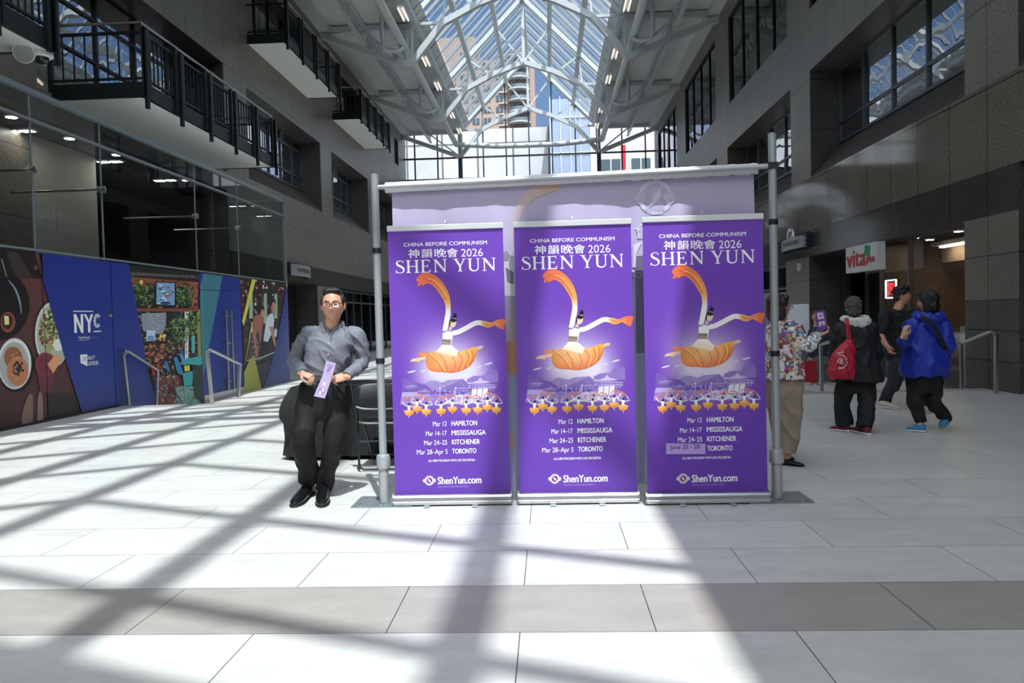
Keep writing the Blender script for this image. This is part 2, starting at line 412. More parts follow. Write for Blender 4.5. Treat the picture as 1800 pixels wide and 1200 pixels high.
right_ops = [(5, 12.31, -.3, 3.56, 1.2, 0), (13.87, 18.85, -.3, 2.85, .35, 0), (18.85, 21.9, -.3, 2.85, 1.3, 0), (24, 30.5, -.3, 2.85, .6, 0), (33, 40, -.3, 2.85, .6, 0),
             (5.0, 12.3, 5.0, 7.87, .8, SILL), (13.83, 21.65, 5.0, 7.87, .8, SILL), (23.35, 31.35, 5.0, 7.87, .8, SILL), (33.3, 41, 5.0, 7.87, .8, SILL), (43, 50, 5.0, 7.87, .8, SILL),
             (13.5, 21.6, 9.5, 12.8, .12, 0), (23.6, 30.9, 9.5, 12.8, .12, 0), (33.3, 40.5, 9.5, 12.8, .12, 0), (43.2, 50.2, 9.5, 12.8, .12, 0)]
left_ops = [(3, 22.4, -.4, 5.3, .6, 0), (24.5, 31, -.4, 2.9, .9, 0), (33, 50, -.4, 2.9, .5, 0),
            (6.0, 11.6, 5.85, 9.0, .8, 0), (14.0, 22.42, 5.85, 9.0, .8, 0), (24.12, 32, 5.95, 8.81, .8, .85), (33.68, 40.5, 5.95, 8.81, .8, .85), (42.5, 49.5, 5.95, 8.81, .8, .85),
            (24.9, 30.3, 10.35, 12.75, .5, 0), (34.6, 39.6, 10.35, 12.75, .5, 0), (48.1, 49.3, 11.15, 12.75, .4, 0)]
wall_x('wall_right', XR, 1, YN, YE+.4, -.4, 16, right_ops)
wall_x('wall_left', XL, -1, YN, YE+.4, -.4, 16, left_ops)
def room(name, x0, x1, y0, y1, z0, z1, mats, open_side):
    mb = MB(); mb.box(x0, x1, y0, y1, z0, z1); drop = {'-x': 5, '+x': 3}[open_side]
    mb.f = [f[::-1] for i, f in enumerate(mb.f) if i != drop]; mb.m = [0]*5; return tag(mb.build(name, mats), kind='structure')
for nm, z0, z1 in (('second', 4.6, 9.2), ('third', 9.3, 13.4)):
    room(f'wall_right_{nm}_floor_room', XR+.9 if z0 < 9 else XR+.2, XR+5, 4, 51, z0, z1, dark_room, '-x')
    room(f'wall_left_{nm}_floor_room', XL-5, XL-.9 if z0 < 9 else XL-.55, 4, 51, z0, z1, dark_room, '+x')

wn = [0]
def window(X, sgn, y0, y1, z0, z1, gl, ys, zs, fm=frame_m, w=.07):
    """framed glazing on the plane x = X"""
    wn[0] += 1
    g = MB().add([(X,y0,z0),(X,y1,z0),(X,y1,z1),(X,y0,z1)], [(0,1,2,3)])
    o = tag(g.build(f'window_{wn[0]}', gl), kind='structure')
    f = MB()
    for y in [y0+w/2, y1-w/2]+list(ys): f.box(X-.05, X+.05, y-w/2, y+w/2, z0, z1)
    for z in [z0+w/2, z1-w/2]+list(zs): f.box(X-.045, X+.045, y0, y1, z-w/2, z+w/2)
    f.build('window_frame', fm, o); return o
g_mirror = glass('reflective_window_glass', (150,160,165), .42, wave=.007); g_dark = glass('dark_window_glass', (70,75,80), .10, wave=.004)
g_shop = glass('shop_window_glass', (225,232,230), .07); g_sky = glass('skylight_glass', (214,223,228), .03, top=.30)
g_end = glass('end_wall_glass', (232,238,240), .04, top=.4)
def steps(a, b, s): return [a+s*i for i in range(1, int((b-a)/s+.01))] if s else []
for (a, b) in ((5.0,12.3), (13.83,21.65), (23.35,31.35), (33.3,41), (43,50)):
    window(XR+.8, 1, a, b, 5.87, 7.87, g_mirror, [b-1.64*i for i in range(1, 5)], [6.42])
for (a, b) in ((13.5,21.6), (23.6,30.9), (33.3,40.5), (43.2,50.2)):
    window(XR+.1, 1, a, b, 9.5, 12.8, g_dark, [b-1.9*i for i in range(1, 4)], [], frame_dk, .06)
for (a, b) in ((6.0,11.6), (14.0,22.42)):
    window(XL-.8, -1, a, b, 5.85, 9.0, g_mirror, steps(a, b, 1.65), [7.35, 8.3], frame_dk)
for (a, b) in ((24.12,32), (33.68,40.5), (42.5,49.5)):
    window(XL-.8, -1, a, b, 6.8, 8.81, g_mirror, [b-1.3*i for i in range(1, 6)], [8.35, 7.3])
for (a, b) in ((24.9,30.3), (34.6,39.6)):
    window(XL-.45, -1, a, b, 10.35, 12.75, g_dark, steps(a, b, 1.35), [], frame_dk)
window(XL-.35, -1, 48.1, 49.3, 11.15, 12.75, g_dark, [], [], frame_dk)

# ---- ceiling decks (ribbed steel), the glazed ridge and the steel that carries them
deck_m = M('ribbed_roof_deck', (204,207,207), .5); XC = -1.0
def deck(name, x0, z0, x1, z1, y0, y1, flip):
    mb = MB(); p = .28; n = int((y1-y0)/p); prof = [(0,0),(.10,0),(.13,.022),(.25,.022)]
    L = [(y0+p*i+a, h) for i in range(n) for a, h in prof]
    vs = []
    for y, h in L: vs += [(x0, y, z0-h), (x1, y, z1-h)]
    fs = [(2*i, 2*i+2, 2*i+3, 2*i+1) for i in range(len(L)-1)]
    return tag(mb.add(vs, fs).build(name, deck_m), kind='structure')
deck('ceiling', XL-.1, ZC, -5.45, ZC, YN, YE+.4, 0)
deck('ceiling.001', 3.45, ZC, XR+.1, ZC, YN, YE+.4, 0)
deck('ceiling.002', -5.5, ZC-.02, -4.92, 14.34, YN, YE+.4, 0)
deck('ceiling.003', 3.5, ZC-.02, 2.92, 14.34, YN, YE+.4, 0)
SL = 4.7/4.5                                      # pitch of the glazed ridge
def zr(x): return 18.5-abs(x-XC)*SL
roof_top = MB()
for a, b in ((XL-1.2, -5.4), (3.4, XR+1.2)): roof_top.box(a, b, YN, YE+.4, ZC+.12, ZC+.3)
tag(roof_top.build('ceiling_roof_slab', M('roof_slab', (120,120,120), .9)), kind='structure')
mb = MB()
for x in (XL+.22, XR-.22): mb.box(x-.22, x+.22, YN, YE, ZC-.30, ZC-.02)
tag(mb.build('trim_1', steel_white), kind='structure')
sky = tag(bpy.data.objects.new('skylight', None)); C.objects.link(sky); sky['kind'] = 'structure'
for i, (xa, xb) in enumerate(((XC, 2.92), (-4.92, XC))):
    MB().add([(xa,YN,zr(xa)+.12),(xb,YN,zr(xb)+.12),(xb,YE,zr(xb)+.12),(xa,YE,zr(xa)+.12)], [(0,1,2,3)]).build('glazing', g_sky, sky)
for x, w in ((XC,.20), (.42,.22), (1.94,.22), (3.3,.2), (-2.42,.22), (-3.94,.22), (-5.3,.2)):
    MB().bar((x,YN,zr(x)-.16), (x,YE,zr(x)-.16), w, .26, up=(0,0,1)).build('purlin' if x != XC else 'ridge_beam', steel_white, sky)
bar_m = M('grey_glazing_bar', (146,153,158), .4, .4)
YR0 = 6.08-.45*18.5
k = 0
for i in range(-4, 36):
    y = YR0+1.55*i
    if y < YN or y > YE: continue
    for sg in (1, -1):
        r = MB(); r.bar((XC,y,zr(XC)+.02), (XC+sg*4.3,y,zr(XC+4.3)+.02), .10, .15); r.build('rafter', bar_m, sky)
        if 16 < y < YE-1:
            r = MB(); r.bar((XC,y+.775,zr(XC)+.09), (XC+sg*3.95,y+.775,zr(XC+3.95)+.09), .03, .05); r.build('glazing_bar', bar_m, sky)

def truss_mesh():
    """steel roof truss at y = 0, returned as named part meshes"""
    parts = []
    def P(name, *bars):
        m = MB()
        for (p, q, w, h) in bars: m.bar((p[0],0,p[1]), (q[0],0,q[1]), w, h, up=(0,1,0))
        parts.append((name, m))
    for s in (-1, 1):
        x = lambda d: XC+s*d
        P('tie_beam', ((x(8.3),13.62), (x(4.5),13.62), .22, .2))
        P('lower_chord', ((x(8.3),13.42), (x(4.55),12.0), .24, .30), ((x(4.55),12.0), (x(3.1),13.72), .24, .30), ((x(3.1),13.72), (x(1.6),14.45), .24, .28), ((x(1.6),14.45), (XC,15.0), .24, .28))
        P('king_post', ((x(4.62),12.0), (x(4.62),13.75), .1, .1), ((x(4.42),12.0), (x(4.42),13.9), .1, .1))
        P('rafter_beam', ((x(4.6),13.72), (XC,zr(XC)-.12), .2, .3))
        P('strut', ((x(4.5),13.72), (x(3.1),13.72), .12, .12)); P('strut', ((XC,15.0), (x(1.42),zr(x(1.42))-.2), .10, .10))
        P('strut', ((x(3.1),13.75), (x(2.94),zr(x(2.94))-.2), .09, .09)); P('strut', ((x(1.75),14.4), (x(2.94),zr(x(2.94))-.2), .10, .10))
        P('strut', ((x(6.6),13.6), (x(4.6),12.05), .08, .08))
    P('post', ((XC,15.0), (XC,zr(XC)-.1), .16, .16))
    return parts
TY = [51.2, 42.0, 32.6, 23.3, 14.0, 4.7, -4.6]
names = ['against the glazed end wall', 'second from the glazed end wall', 'third from the end wall, nearest one seen whole', 'fourth from the end wall, cut by the top of the photo']
protos = truss_mesh(); t0 = None
for i, y in enumerate(TY):
    lab = 'white steel roof truss '+(names[i] if i < 4 else 'out of view above the hall')
    if t0 is None:
        t0 = empty('roof_truss', (0,0,0), lab, 'truss', 'steel trusses under the glass roof')
        for nm, m in protos: m.build(nm, steel_white, t0)
        o = t0
    else: o = copy_tree(t0); o['label'] = lab
    o.location = (0, y, 0)
# open web joists between the trusses, halfway across each flat deck
def joist():
    a = MB(); a.bar((0,-.2,.55), (0,8.9,.55), .12, .07, up=(0,0,1)); b = MB(); b.bar((-.05,0,-.2), (-.05,8.7,-.2), .05, .05); b.bar((.05,0,-.2), (.05,8.7,-.2), .05, .05)
    w = MB()
    for i in range(14):
        y = .62*i; w.bar((0,y,-.2), (0,y+.31,.53), .035, .035); w.bar((0,y+.31,.53), (0,y+.62,-.2), .035, .035)
    return (('top_chord', a), ('bottom_chord', b), ('web', w))
j0 = None
for i, y in enumerate(TY[1:5]):
    for s, sd in ((-1,'left'), (1,'right')):
        lab = f'white open web joist under the {sd} roof deck, bay {["beside the end wall","second from the end wall","third from the end wall","nearest in view"][i]}'
        if j0 is None:
            j0 = empty('roof_joist', (0,0,0), lab, 'joist', 'open web joists under the roof decks'); o = j0
            for nm, m in joist(): m.build(nm, steel_white, j0)
        else: o = copy_tree(j0); o['label'] = lab
        o.location = (XC+s*6.4, y+.2, 13.1)
# pipes along the truss feet, with a jog at each truss, and pairs of tube lights beside them
for s, sd in ((-1,'left'), (1,'right')):
    m = MB(); x = XC+s*4.75; pts = [(x, YN, 12.7)]
    m.tube([(x,YN,12.75), (x,TY[0]-.3,12.75)], .17, 14)
    m.tube([(x,TY[0]-.3,12.75), (XC+s*2, TY[0]-.5, 12.5), (XC, TY[0]-.5, 12.5)], .17, 12)
    o = m.build('drain_pipe', steel_white, smooth=40); tag(o, f'long white round pipe along the {sd} feet of the roof trusses', 'pipe')
    for y in TY[1:5]:
        b = MB(); b.tube(smoothpath([(x,y-.5,12.75), (x+s*.05,y-.8,12.4), (x+s*.55,y-1.1,12.35), (x+s*.65,y-1.3,12.7), (x+s*.65,y-1.3,13.6)], 5), .09, 10); b.build('branch_pipe', steel_white, o, 40)
tube_m = M('lit_tube', (255,228,200), .4, emit=2.6)
l0 = None
for s, sd in ((-1,'left'), (1,'right')):
    for i, y in enumerate(TY[1:5]):
        for k in range(2):
            lab = f'twin tube light on the {sd} truss feet, {"farther" if k else "nearer"} in the bay '+["beside the end wall","second from the end","third from the end","nearest in view"][i]
            if l0 is None:
                l0 = empty('tube_light', (0,0,0), lab, 'light', 'twin tube lights along the roof'); o = l0
                MB().box(-.12,.12,-.7,.7,.05,.12).build('housing', steel_white, l0)
                for dx in (-.09,.09): MB().tube([(dx,-.62,0), (dx,.62,0)], .022, 8).build('tube', tube_m, l0, 40)
            else: o = copy_tree(l0); o['label'] = lab
            o.location = (XC+s*4.25, y+2.6+3.8*k, 13.0)

# ---- glazed end wall
mul = M('end_wall_mullion', (70,74,78), .4, .4)
mb = MB(); X0, X1 = XL, XR
mb.add([(X0,YE,0),(X1,YE,0),(X1,YE,ZC),(2.9,YE,ZC+.4),(XC,YE,18.45),(-4.9,YE,ZC+.4),(X0,YE,ZC)], [(0,1,2,3,4,5,6)])
o = tag(mb.build('window_end_wall', g_end), kind='structure')
for i in range(12):
    x = XC+1.52*(i-5); top = zr(x) if abs(x-XC) < 4.2 else ZC
    MB().box(x-.04, x+.04, YE-.12, YE+.06, 0, top).build('mullion', mul, o)
for z in (2.6, 5, 7.4, 9.6, 12.0): MB().box(X0, X1, YE-.1, YE+.05, z-.05, z+.05).build('transom', mul, o)
for x in (XC-4.55, XC+4.55): MB().box(x-.13, x+.13, YE-.4, YE-.1, 0, 12).build('end_post', mul, o)
for s in (-1, 1):
    m = MB(); m.bar((XC,YE,18.4), (XC+s*4.5,YE,zr(XC+4.5)-.05), .2, .22, up=(0,1,0)); m.build('gable_frame', steel_white, o)

# ---- outside, beyond the end wall
panel = M('white_facade_panel', (196,198,202), .6); t = panel.node_tree
grey_p = m_stone('pale_cladding', (184,187,191), row=3.4, width=3.2, z0=0, rough=.5, joint=.09, grain=.06)
b = empty('office_block', (-10,75,0), 'white panelled building across the street beyond the end wall glass', 'building')
MB().box(-44, .45, 70, 84, -1, 18.3).build('wall', grey_p, b)
ac = M('arched_canopy', (132,138,146), .4)
for i in range(3):
    cx = -13.6+5.2*i; pts = smoothpath([(cx-2.5,69,9.5), (cx-1.6,69,12.0), (cx,69,13.0), (cx+1.6,69,12.0), (cx+2.5,69,9.5)], 5)
    m = MB(); m.tube(pts, .30, 6); m.build('arch', ac, b)
MB().box(-22, .4, 68.9, 69.1, 13.3, 13.5).build('canopy_rail', ac, b)
m = MB()
for i in range(24): m.box(-22+.92*i, -21.9+.92*i, 68.95, 69.05, 8, 13.3)
m.build('canopy_glazing_bar', ac, b)
b2 = empty('glass_building', (8,72,0), 'blue grey glass building beyond the right part of the end wall', 'building')
MB().box(.5, 3.9, 66, 80, -1, 19.6).build('wall', M('glass_facade', (150,165,190), .15, .3), b2)
m = MB()
for i in range(5): m.box(.5+.84*i, .56+.84*i, 65.9, 66, -1, 19.8)
for i in range(7): m.box(.5, 3.9, 65.9, 66, 3*i, 3*i+.1)
m.build('facade_grid', M('facade_grid', (206,212,222), .4), b2)
MB().box(3.92, 16, 66, 80, -1, 18.5).build('wing', panel, b2)
for i in range(2):
    f = MB().box(4.6+2.5*i, 6.5+2.5*i, 65.85, 66.05, 8, 14.6).build('window', M('street_window_frame', (215,220,228), .4), b2)
    MB().box(4.75+2.5*i, 5.5+2.5*i, 65.8, 65.9, 8.2, 14.4).build('pane', M('street_window_pane', (70,84,92), .1), f)
    MB().box(5.6+2.5*i, 6.35+2.5*i, 65.8, 65.9, 8.2, 14.4).build('pane', M('street_window_pane', (70,84,92), .1), f)
rp = MB().box(5.85, 6.2, 60, 60.3, -1, 14.3).build('red_pole', M('red_paint', (196,30,42), .4)); tag(rp, 'red post standing outside beyond the end wall', 'pole')
tw = empty('apartment_tower', (-13,226,0), 'beige apartment tower with rounded balconies beyond the glass gable', 'building')
beige = M('beige_concrete', (158,138,126), .8, noise=.05, nscale=.3)
MB().box(-23.9, -2.3, 215, 240, -1, 72).build('wall', beige, tw); MB().box(-31, -18.6, 219, 245, -1, 80).build('wing', beige, tw)
MB().box(-9.6, -3.6, 213.5, 215, -1, 70).build('balcony_bay', M('bay_concrete', (120,104,96), .8), tw)
gt = M('tower_glass', (74,88,98), .15, .2); wt = M('tower_balcony_rim', (196,190,184), .6); rl = M('balcony_rail_glass', (96,112,122), .2)
for fl_ in range(13):
    z = 36+3.*fl_
    for x in (-22.6, -19.6, -16.4, -13.0):
        f = MB().box(x, x+1.9, 214.85, 215.1, z+.7, z+2.3).build('window', gt, tw); MB().box(x+.9, x+1., 214.75, 214.86, z+.7, z+2.3).build('mullion', wt, f)
    MB().box(-12.2, -9.9, 214.3, 215, z-.1, z+.15).build('floor_band', wt, tw)
    MB().lathe([(3.,0), (3.,.3)], (-6.5,213.6,z), n=24).build('balcony_slab', wt, tw)
    MB().lathe([(2.9,.3), (2.9,1.2)], (-6.5,213.6,z), n=24).build('balcony_rail', rl, tw, 40)
gr = MB().add([(-200,-200,-1.2),(200,-200,-1.2),(200,400,-1.2),(-200,400,-1.2)], [(0,1,2,3)])
tag(gr.build('street', M('street_asphalt', (110,110,112), .9)), kind='structure')
# unseen wall added behind the camera to block rear sky light, open above
mb = MB(); mb.box(XL, XR, YN-.3, YN, -.1, 9.0); tag(mb.build('wall_back_light_block', stone), kind='structure')

# stone end wall under the glazing, with a broad arched fanlight and side panes
mb = MB(); cw = .1; na, nb = int((XR-XL)/cw), 107; ax, az = -2.75, 6.75
def hole(x, z):
    r = math.hypot(x-ax, z-az)
    if z > az and 1.5 < r < 2.85: return True
    if -6.7 < x < -4.15 and 4.85 < z < 7.2: return True
    return (0 < z < 2.6 and -4.5 < x < 2.5)
for j in range(nb):
    i = 0
    while i < na:
        if hole(XL+cw*(i+.5), cw*(j+.5)): i += 1; continue
        k = i
        while k < na and not hole(XL+cw*(k+.5), cw*(j+.5)): k += 1
        x0, x1, z0, z1 = XL+cw*i, XL+cw*k, cw*j, cw*(j+1); mb.add([(x0,YE+.12,z0),(x1,YE+.12,z0),(x1,YE+.12,z1),(x0,YE+.12,z1)], [(0,1,2,3)]); i = k
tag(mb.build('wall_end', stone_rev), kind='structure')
# ================================================================ LEFT SIDE: hoarding, glass front, balconies
ink = m_print(); black_seam = M('black_joint', (16,16,18), .6)
PGAIN = 1.45                                     # print inks are lighter in full light than they look in this shaded hall
def g(c):
    if isinstance(c[0], (tuple, list)): return [g(k) for k in c]
    l = [min(1., v*PGAIN) for v in lin(c)]
    return tuple(255*(12.92*v if v <= .0031308 else 1.055*v**(1/2.4)-.055) for v in l)
class WallInk(Ink):
    """ink on the hoarding, laid out by where the photograph shows it on the plane x = XG"""
    def __init__(s, ya, yb): super().__init__(lambda u, v: on_x(u, v, XG+.03), (1,0,0), .0012, [(1, ya+.008, False), (1, yb-.008, True), (2, -.319, False), (2, 2.53, True)])
    def poly(s, P, col, L=1, d=None): super().poly(P, g(col), L, d)
def food(K):
    rnd = random.Random(3)
    K.poly([(-120,420),(60,420),(145,730),(-120,800)], [(64,36,36),(96,56,54),(70,48,46),(58,36,36)], 1)
    for i in range(9): K.ribbon([(-60+22*i,470),(-40+22*i,780)], .7, (66,38,38), 2)
    K.poly([(-120,400),(60,440),(74,490),(-120,480)], (30,24,25), 3); K.poly([(10,440),(30,445),(58,488),(26,486)], (56,46,44), 4)
    K.ribbon([(2,455),(11,486)], 1.4, (150,150,155), 5); K.ell(62,470,3,4.5,(110,60,58),5)
    K.ell(-2,536,54,62,(26,18,20),3); K.ell(-4,536,42,52,(20,18,20),4)
    K.ribbon(smoothpath([(14,492),(26,508),(34,530),(37,552)],5), [1+2.6*math.sin(PI*i/15) for i in range(16)], (128,134,142), 5)
    K.ell(13,566,13,18,(132,72,60),6); K.ell(12,565,9.5,14,(60,32,28),7); K.poly([(6,555),(14,555),(15,570),(7,571)], (212,200,140), 8)
    K.ell(27,642,33,48,(30,20,22),4); K.ell(25,639,29.5,45,(206,207,206),5); K.ell(24,641,26,40,(160,160,158),6)
    K.ell(22,628,16,19,(140,88,60),7); K.ell(30,652,19,26,(176,118,84),8)
    for i in range(34):
        a, r = rnd.random()*6.28, rnd.random(); K.ell(31+10*r*math.cos(a),650+15*r*math.sin(a),1.9,2.6,(44,36,44),9,n=8)
    for i in range(40): K.ell(26+15*(rnd.random()-.5),640+50*(rnd.random()-.5),1.2,1.6,rnd.choice([(120,66,40),(196,140,104),(150,98,66)]),9,n=7)
    K.ell(92,588,34,62,(48,30,30),4); K.ell(92,588,31.5,58,(196,196,190),5); K.ell(93,589,28.5,54,(168,168,160),6)
    for i in range(230):
        a, r = rnd.random()*6.28, math.sqrt(rnd.random())
        K.ell(86+18*r*math.cos(a),580+34*r*math.sin(a),2.6,3.4,rnd.choice([(96,108,60),(140,150,90),(60,76,44),(176,170,130),(132,70,58),(200,196,160)]),7+i % 3,rnd.random()*3,n=7)
    K.ell(84,612,5,9,(150,156,90),10); K.ell(101,606,9,11,(214,214,206),10)
    K.poly([(61,640),(70,690),(88,690),(98,640)], (100,46,60), 8); K.ell(79,640,18.5,21,(122,58,74),9); K.ell(79,640,15,17,(112,44,56),10)
    K.poly([(82,640),(98,620),(108,632),(92,656)], (206,150,110), 11)
    K.poly(smoothpath([(38,780),(37,735),(42,712),(49,695),(54,693),(57,700),(57,780)],4), (124,98,88), 6); K.poly(smoothpath([(63,780),(65,712),(67,692),(70,687),(73,694),(75,720),(76,780)],4), (134,108,98), 6)
    K.poly([(84,690),(130,690),(145,735),(84,735)], (48,38,36), 5)
def blue(K):
    b0, b1, b2 = (26,44,122), (30,46,124), (58,68,122)
    K.grid([[(58,436),(150,440),(222,450)],[(100,585),(170,590),(246,580)],[(122,660),(190,660),(258,650)],[(146,735),(215,735),(278,730)]],
           [[b0]*3,[b1]*3,[(38,54,124)]*3,[b2]*3], 14)
    w = (222,226,232)
    K.ribbon([(126.6,546.9),(161.5,547.1)], 1.6, w, 16)
    def st(*P): K.ribbon(list(P), 4.3, w, 16)
    st((129.6,552),(131,585)); K.poly([(127.3,552),(131.8,552),(145,584.5),(141,585)], w, 16); st((141.8,552),(142.6,585))
    K.poly([(145,552),(149.3,552),(156.5,567),(153.6,569)], w, 16); K.poly([(157.4,552),(161.7,552),(156.5,569),(153,568)], w, 16); st((154.6,566),(154.9,584))
    pts = [(169+5.2*math.cos(a), 563.7+10.2*math.sin(a)) for a in [math.radians(48+ (264)*i/16) for i in range(17)]]
    K.ribbon(pts, 1.5, w, 16); K.ribbon([(169+3.1*math.cos(a), 563.7+6.6*math.sin(a)) for a in [math.radians(48+264*i/16) for i in range(17)]], .8, w, 16)
    for i in range(0, 17, 2):
        p = pts[i]; K.ell(169+(p[0]-169)*1.16, 563.7+(p[1]-563.7)*1.14, 1.0, 1.4, w, 16, n=8); K.ribbon([p, (169+(p[0]-169)*.6, 563.7+(p[1]-563.7)*.62)], .7, w, 16)
    K.poly([(163.5,581.5),(175.8,580.8),(175.8,582.8),(162,583.6)], w, 16)
    K.text('NorthYork', (136,595.4), (156,595.0), 4.6, w, 16, off=.03, up=(0,-1)); K.text('Centre', (156.4,595.0), (169.5,594.6), 4.6, (120,130,170), 16, up=(0,-1)); K.ribbon([(137,598),(155.5,596.8)], .5, w, 16)
    K.poly([(138.8,624),(140,623.2),(151,622.6),(151.6,623.5),(151.9,643.5),(139.8,638)], w, 16); K.text('GWL', (142.8,634.4), (150.6,634.2), 7.6, (60,68,110), 17, up=(0,-1))
    K.text('REALTY', (152.8,632.6), (165,631), 6.6, w, 16, off=.02, up=(0,-1)); K.text('ADVISORS', (153,642.6), (171,640.8), 7.2, w, 16, off=.02, up=(0,-1))
def q(x, y): return (210+x/4.616, 460+y/4.616)
def Q(*P): return [q(*p) for p in P]
def cafe(K):
    rnd = random.Random(5)
    def el(cx, cy, rx, ry, c, L, **k): K.ell(*q(cx,cy), rx/4.616, ry/4.616, c, L, **k)
    def specks(x0, y0, x1, y1, n, L, cols, a=7, b=5):
        for i in range(n): el(x0+(x1-x0)*rnd.random(), y0+(y1-y0)*rnd.random(), a*(.4+rnd.random()), b*(.4+rnd.random()), rnd.choice(cols), L, rot=rnd.random()*3, n=6)
    def leafs(cx, cy, rx, ry, n, L, cols):
        for i in range(n):
            a, r = rnd.random()*6.28, math.sqrt(rnd.random()); x, y = cx+rx*r*math.cos(a), cy+ry*r*math.sin(a); t = rnd.random()*3.1; l = 14+rnd.random()*16
            dx, dy = l*math.cos(t), l*math.sin(t); K.poly(Q((x-dx,y-dy),(x+dy*.22,y-dx*.22),(x+dx,y+dy),(x-dy*.22,y+dx*.22)), rnd.choice(cols), L+i % 3)
    gr = [(52,84,46),(36,60,36),(84,112,62),(112,136,80),(30,44,30)]
    K.poly(Q((-60,-10),(660,-10),(660,1250),(-60,1250)), (32,27,27), 1)
    K.poly(Q((40,75),(640,120),(640,135),(40,110)), (70,68,68), 2)
    for i in range(14): el(70+40*i,95+1.6*i,12,7,(96,90,86),3,n=7)
    K.poly(Q((70,120),(640,165),(640,210),(70,200)), (128,68,48), 2); K.poly(Q((560,160),(640,165),(630,380),(590,370)), (150,80,62), 2)
    specks(80,150,640,370,150,2,[(60,44,36),(96,66,46),(44,50,40),(140,96,60),(30,28,28)],12,9)
    specks(130,410,640,720,240,3,[(50,46,44),(80,92,70),(120,96,70),(38,48,56),(150,130,90),(66,60,58),(110,130,130)],11,9)
    specks(200,650,640,960,220,4,[(120,70,54),(150,96,74),(60,50,48),(84,96,88),(46,60,70),(176,130,96),(90,60,50)],12,7)
    specks(300,930,680,1160,140,7,[(96,60,54),(130,84,72),(150,160,150),(70,60,60),(120,150,142)],14,5)
    leafs(185,250,95,100,150,4,gr); leafs(530,265,75,95,130,4,gr); el(172,165,16,20,(214,170,90),8)
    K.poly(Q((288,160),(456,165),(456,372),(286,355)), (34,26,26), 8); K.poly(Q((296,168),(443,172),(443,352),(294,344)), (116,150,186), 9)
    for i in range(26): el(310+120*rnd.random(),190+150*rnd.random(),14*rnd.random()+5,6,rnd.choice([(196,214,226),(70,98,132),(150,90,98),(224,232,236),(44,62,90)]),10,n=8)
    el(370,335,42,12,(40,60,92),11)
    K.poly(Q((110,376),(640,378),(640,404),(118,404)), (120,64,50), 9)
    K.poly(Q((176,418),(376,412),(374,520),(345,585),(230,585),(182,540)), (128,134,146), 6)
    for i in range(90): el(190+175*rnd.random(),420+150*rnd.random(),3.4,3.4,rnd.choice([(170,178,190),(92,98,112),(206,208,206)]),7,n=6)
    K.poly(Q((216,556),(284,556),(290,640),(212,644)), (170,190,214), 8); K.poly(Q((226,600),(276,600),(280,640),(222,640)), (110,136,184), 9)
    for i in range(12): el(310+60*rnd.random(),590+50*rnd.random(),10,12,rnd.choice([(190,150,70),(120,96,60),(220,190,120)]),7,n=8)
    K.poly(Q((190,645),(370,640),(370,655),(195,658)), (40,28,26), 8)
    for i in range(40): el(210+160*rnd.random(),670+200*rnd.random(),20,9,rnd.choice([(150,84,62),(120,62,48),(176,110,84),(70,40,36),(190,120,100)]),5,n=5)
    K.poly(Q((430,410),(500,410),(490,560),(420,540)), (34,44,58), 5); K.poly(Q((525,400),(560,400),(556,780),(528,790)), (196,200,204), 6)
    for i in range(16): el(540+8*(rnd.random()-.5),420+320*rnd.random(),5,12,(120,122,124),7,n=6)
    K.poly(Q((620,420),(650,380),(668,900),(640,900)), (124,134,70), 6)
    leafs(485,560,75,120,130,8,gr+[(150,176,90)]); leafs(590,500,55,95,110,8,gr+[(160,180,100)])
    K.poly(Q((578,600),(608,600),(606,740),(582,740)), (86,156,156), 11); K.poly(Q((472,712),(522,712),(514,762),(482,762)), (46,72,118), 11)
    for i in range(60): el(340+150*rnd.random(),620+140*rnd.random(),5,5,rnd.choice([(90,110,70),(150,100,70),(60,70,56)]),9,n=6)
    def ch(x, y, s, c): K.poly(Q((x-40*s,y-70*s),(x-10*s,y-80*s),(x+40*s,y+40*s),(x+30*s,y+70*s),(x-5*s,y+50*s)), c, 12)
    ch(380,850,.6,(36,110,160)); ch(470,850,1.,(40,120,170)); ch(510,800,.7,(52,140,184))
    K.poly(Q((520,790),(665,760),(665,840),(525,830)), (60,150,146), 11); K.poly(Q((518,850),(560,836),(566,884),(524,888)), (196,190,80), 13)
    K.poly(Q((505,905),(590,885),(588,1000),(520,1010)), (56,150,148), 12)
    for x in (520,545,570): K.ribbon(Q((x,1000),(x+10,1130)), .8, (80,170,168), 13)
    K.poly(Q((585,850),(672,830),(680,1150),(600,1100)), (40,56,52), 12)
    K.poly(Q((250,860),(320,850),(320,930),(262,920)), (168,50,62), 11); K.poly(Q((270,940),(480,920),(500,1200),(330,1200)), (110,52,48), 6)
    K.poly(Q((460,1010),(600,1010),(680,1180),(450,1180)), (112,150,138), 7)
    for i in range(20): K.ribbon(Q((300+190*rnd.random(),900+230*rnd.random()),(340+190*rnd.random(),1000+150*rnd.random())), .6, rnd.choice([(30,26,28),(150,100,84),(60,110,120)]), 12)
def door_art(K):
    K.grid([[q(600,60),q(1050,90)],[q(600,700),q(1050,700)],[q(600,1230),q(1050,1100)]], [[(26,44,122)]*2,[(30,48,126)]*2,[(58,72,126)]*2], 1)
    K.poly(Q((683,80),(840,95),(735,640),(690,880),(650,1150),(660,860),(655,200)), [(58,112,128)]*2+[(52,108,124)]*2+[(70,124,132)]*3, 2)
    K.ribbon(Q((640,228),(1000,240)), 1.0, (16,22,60), 3)
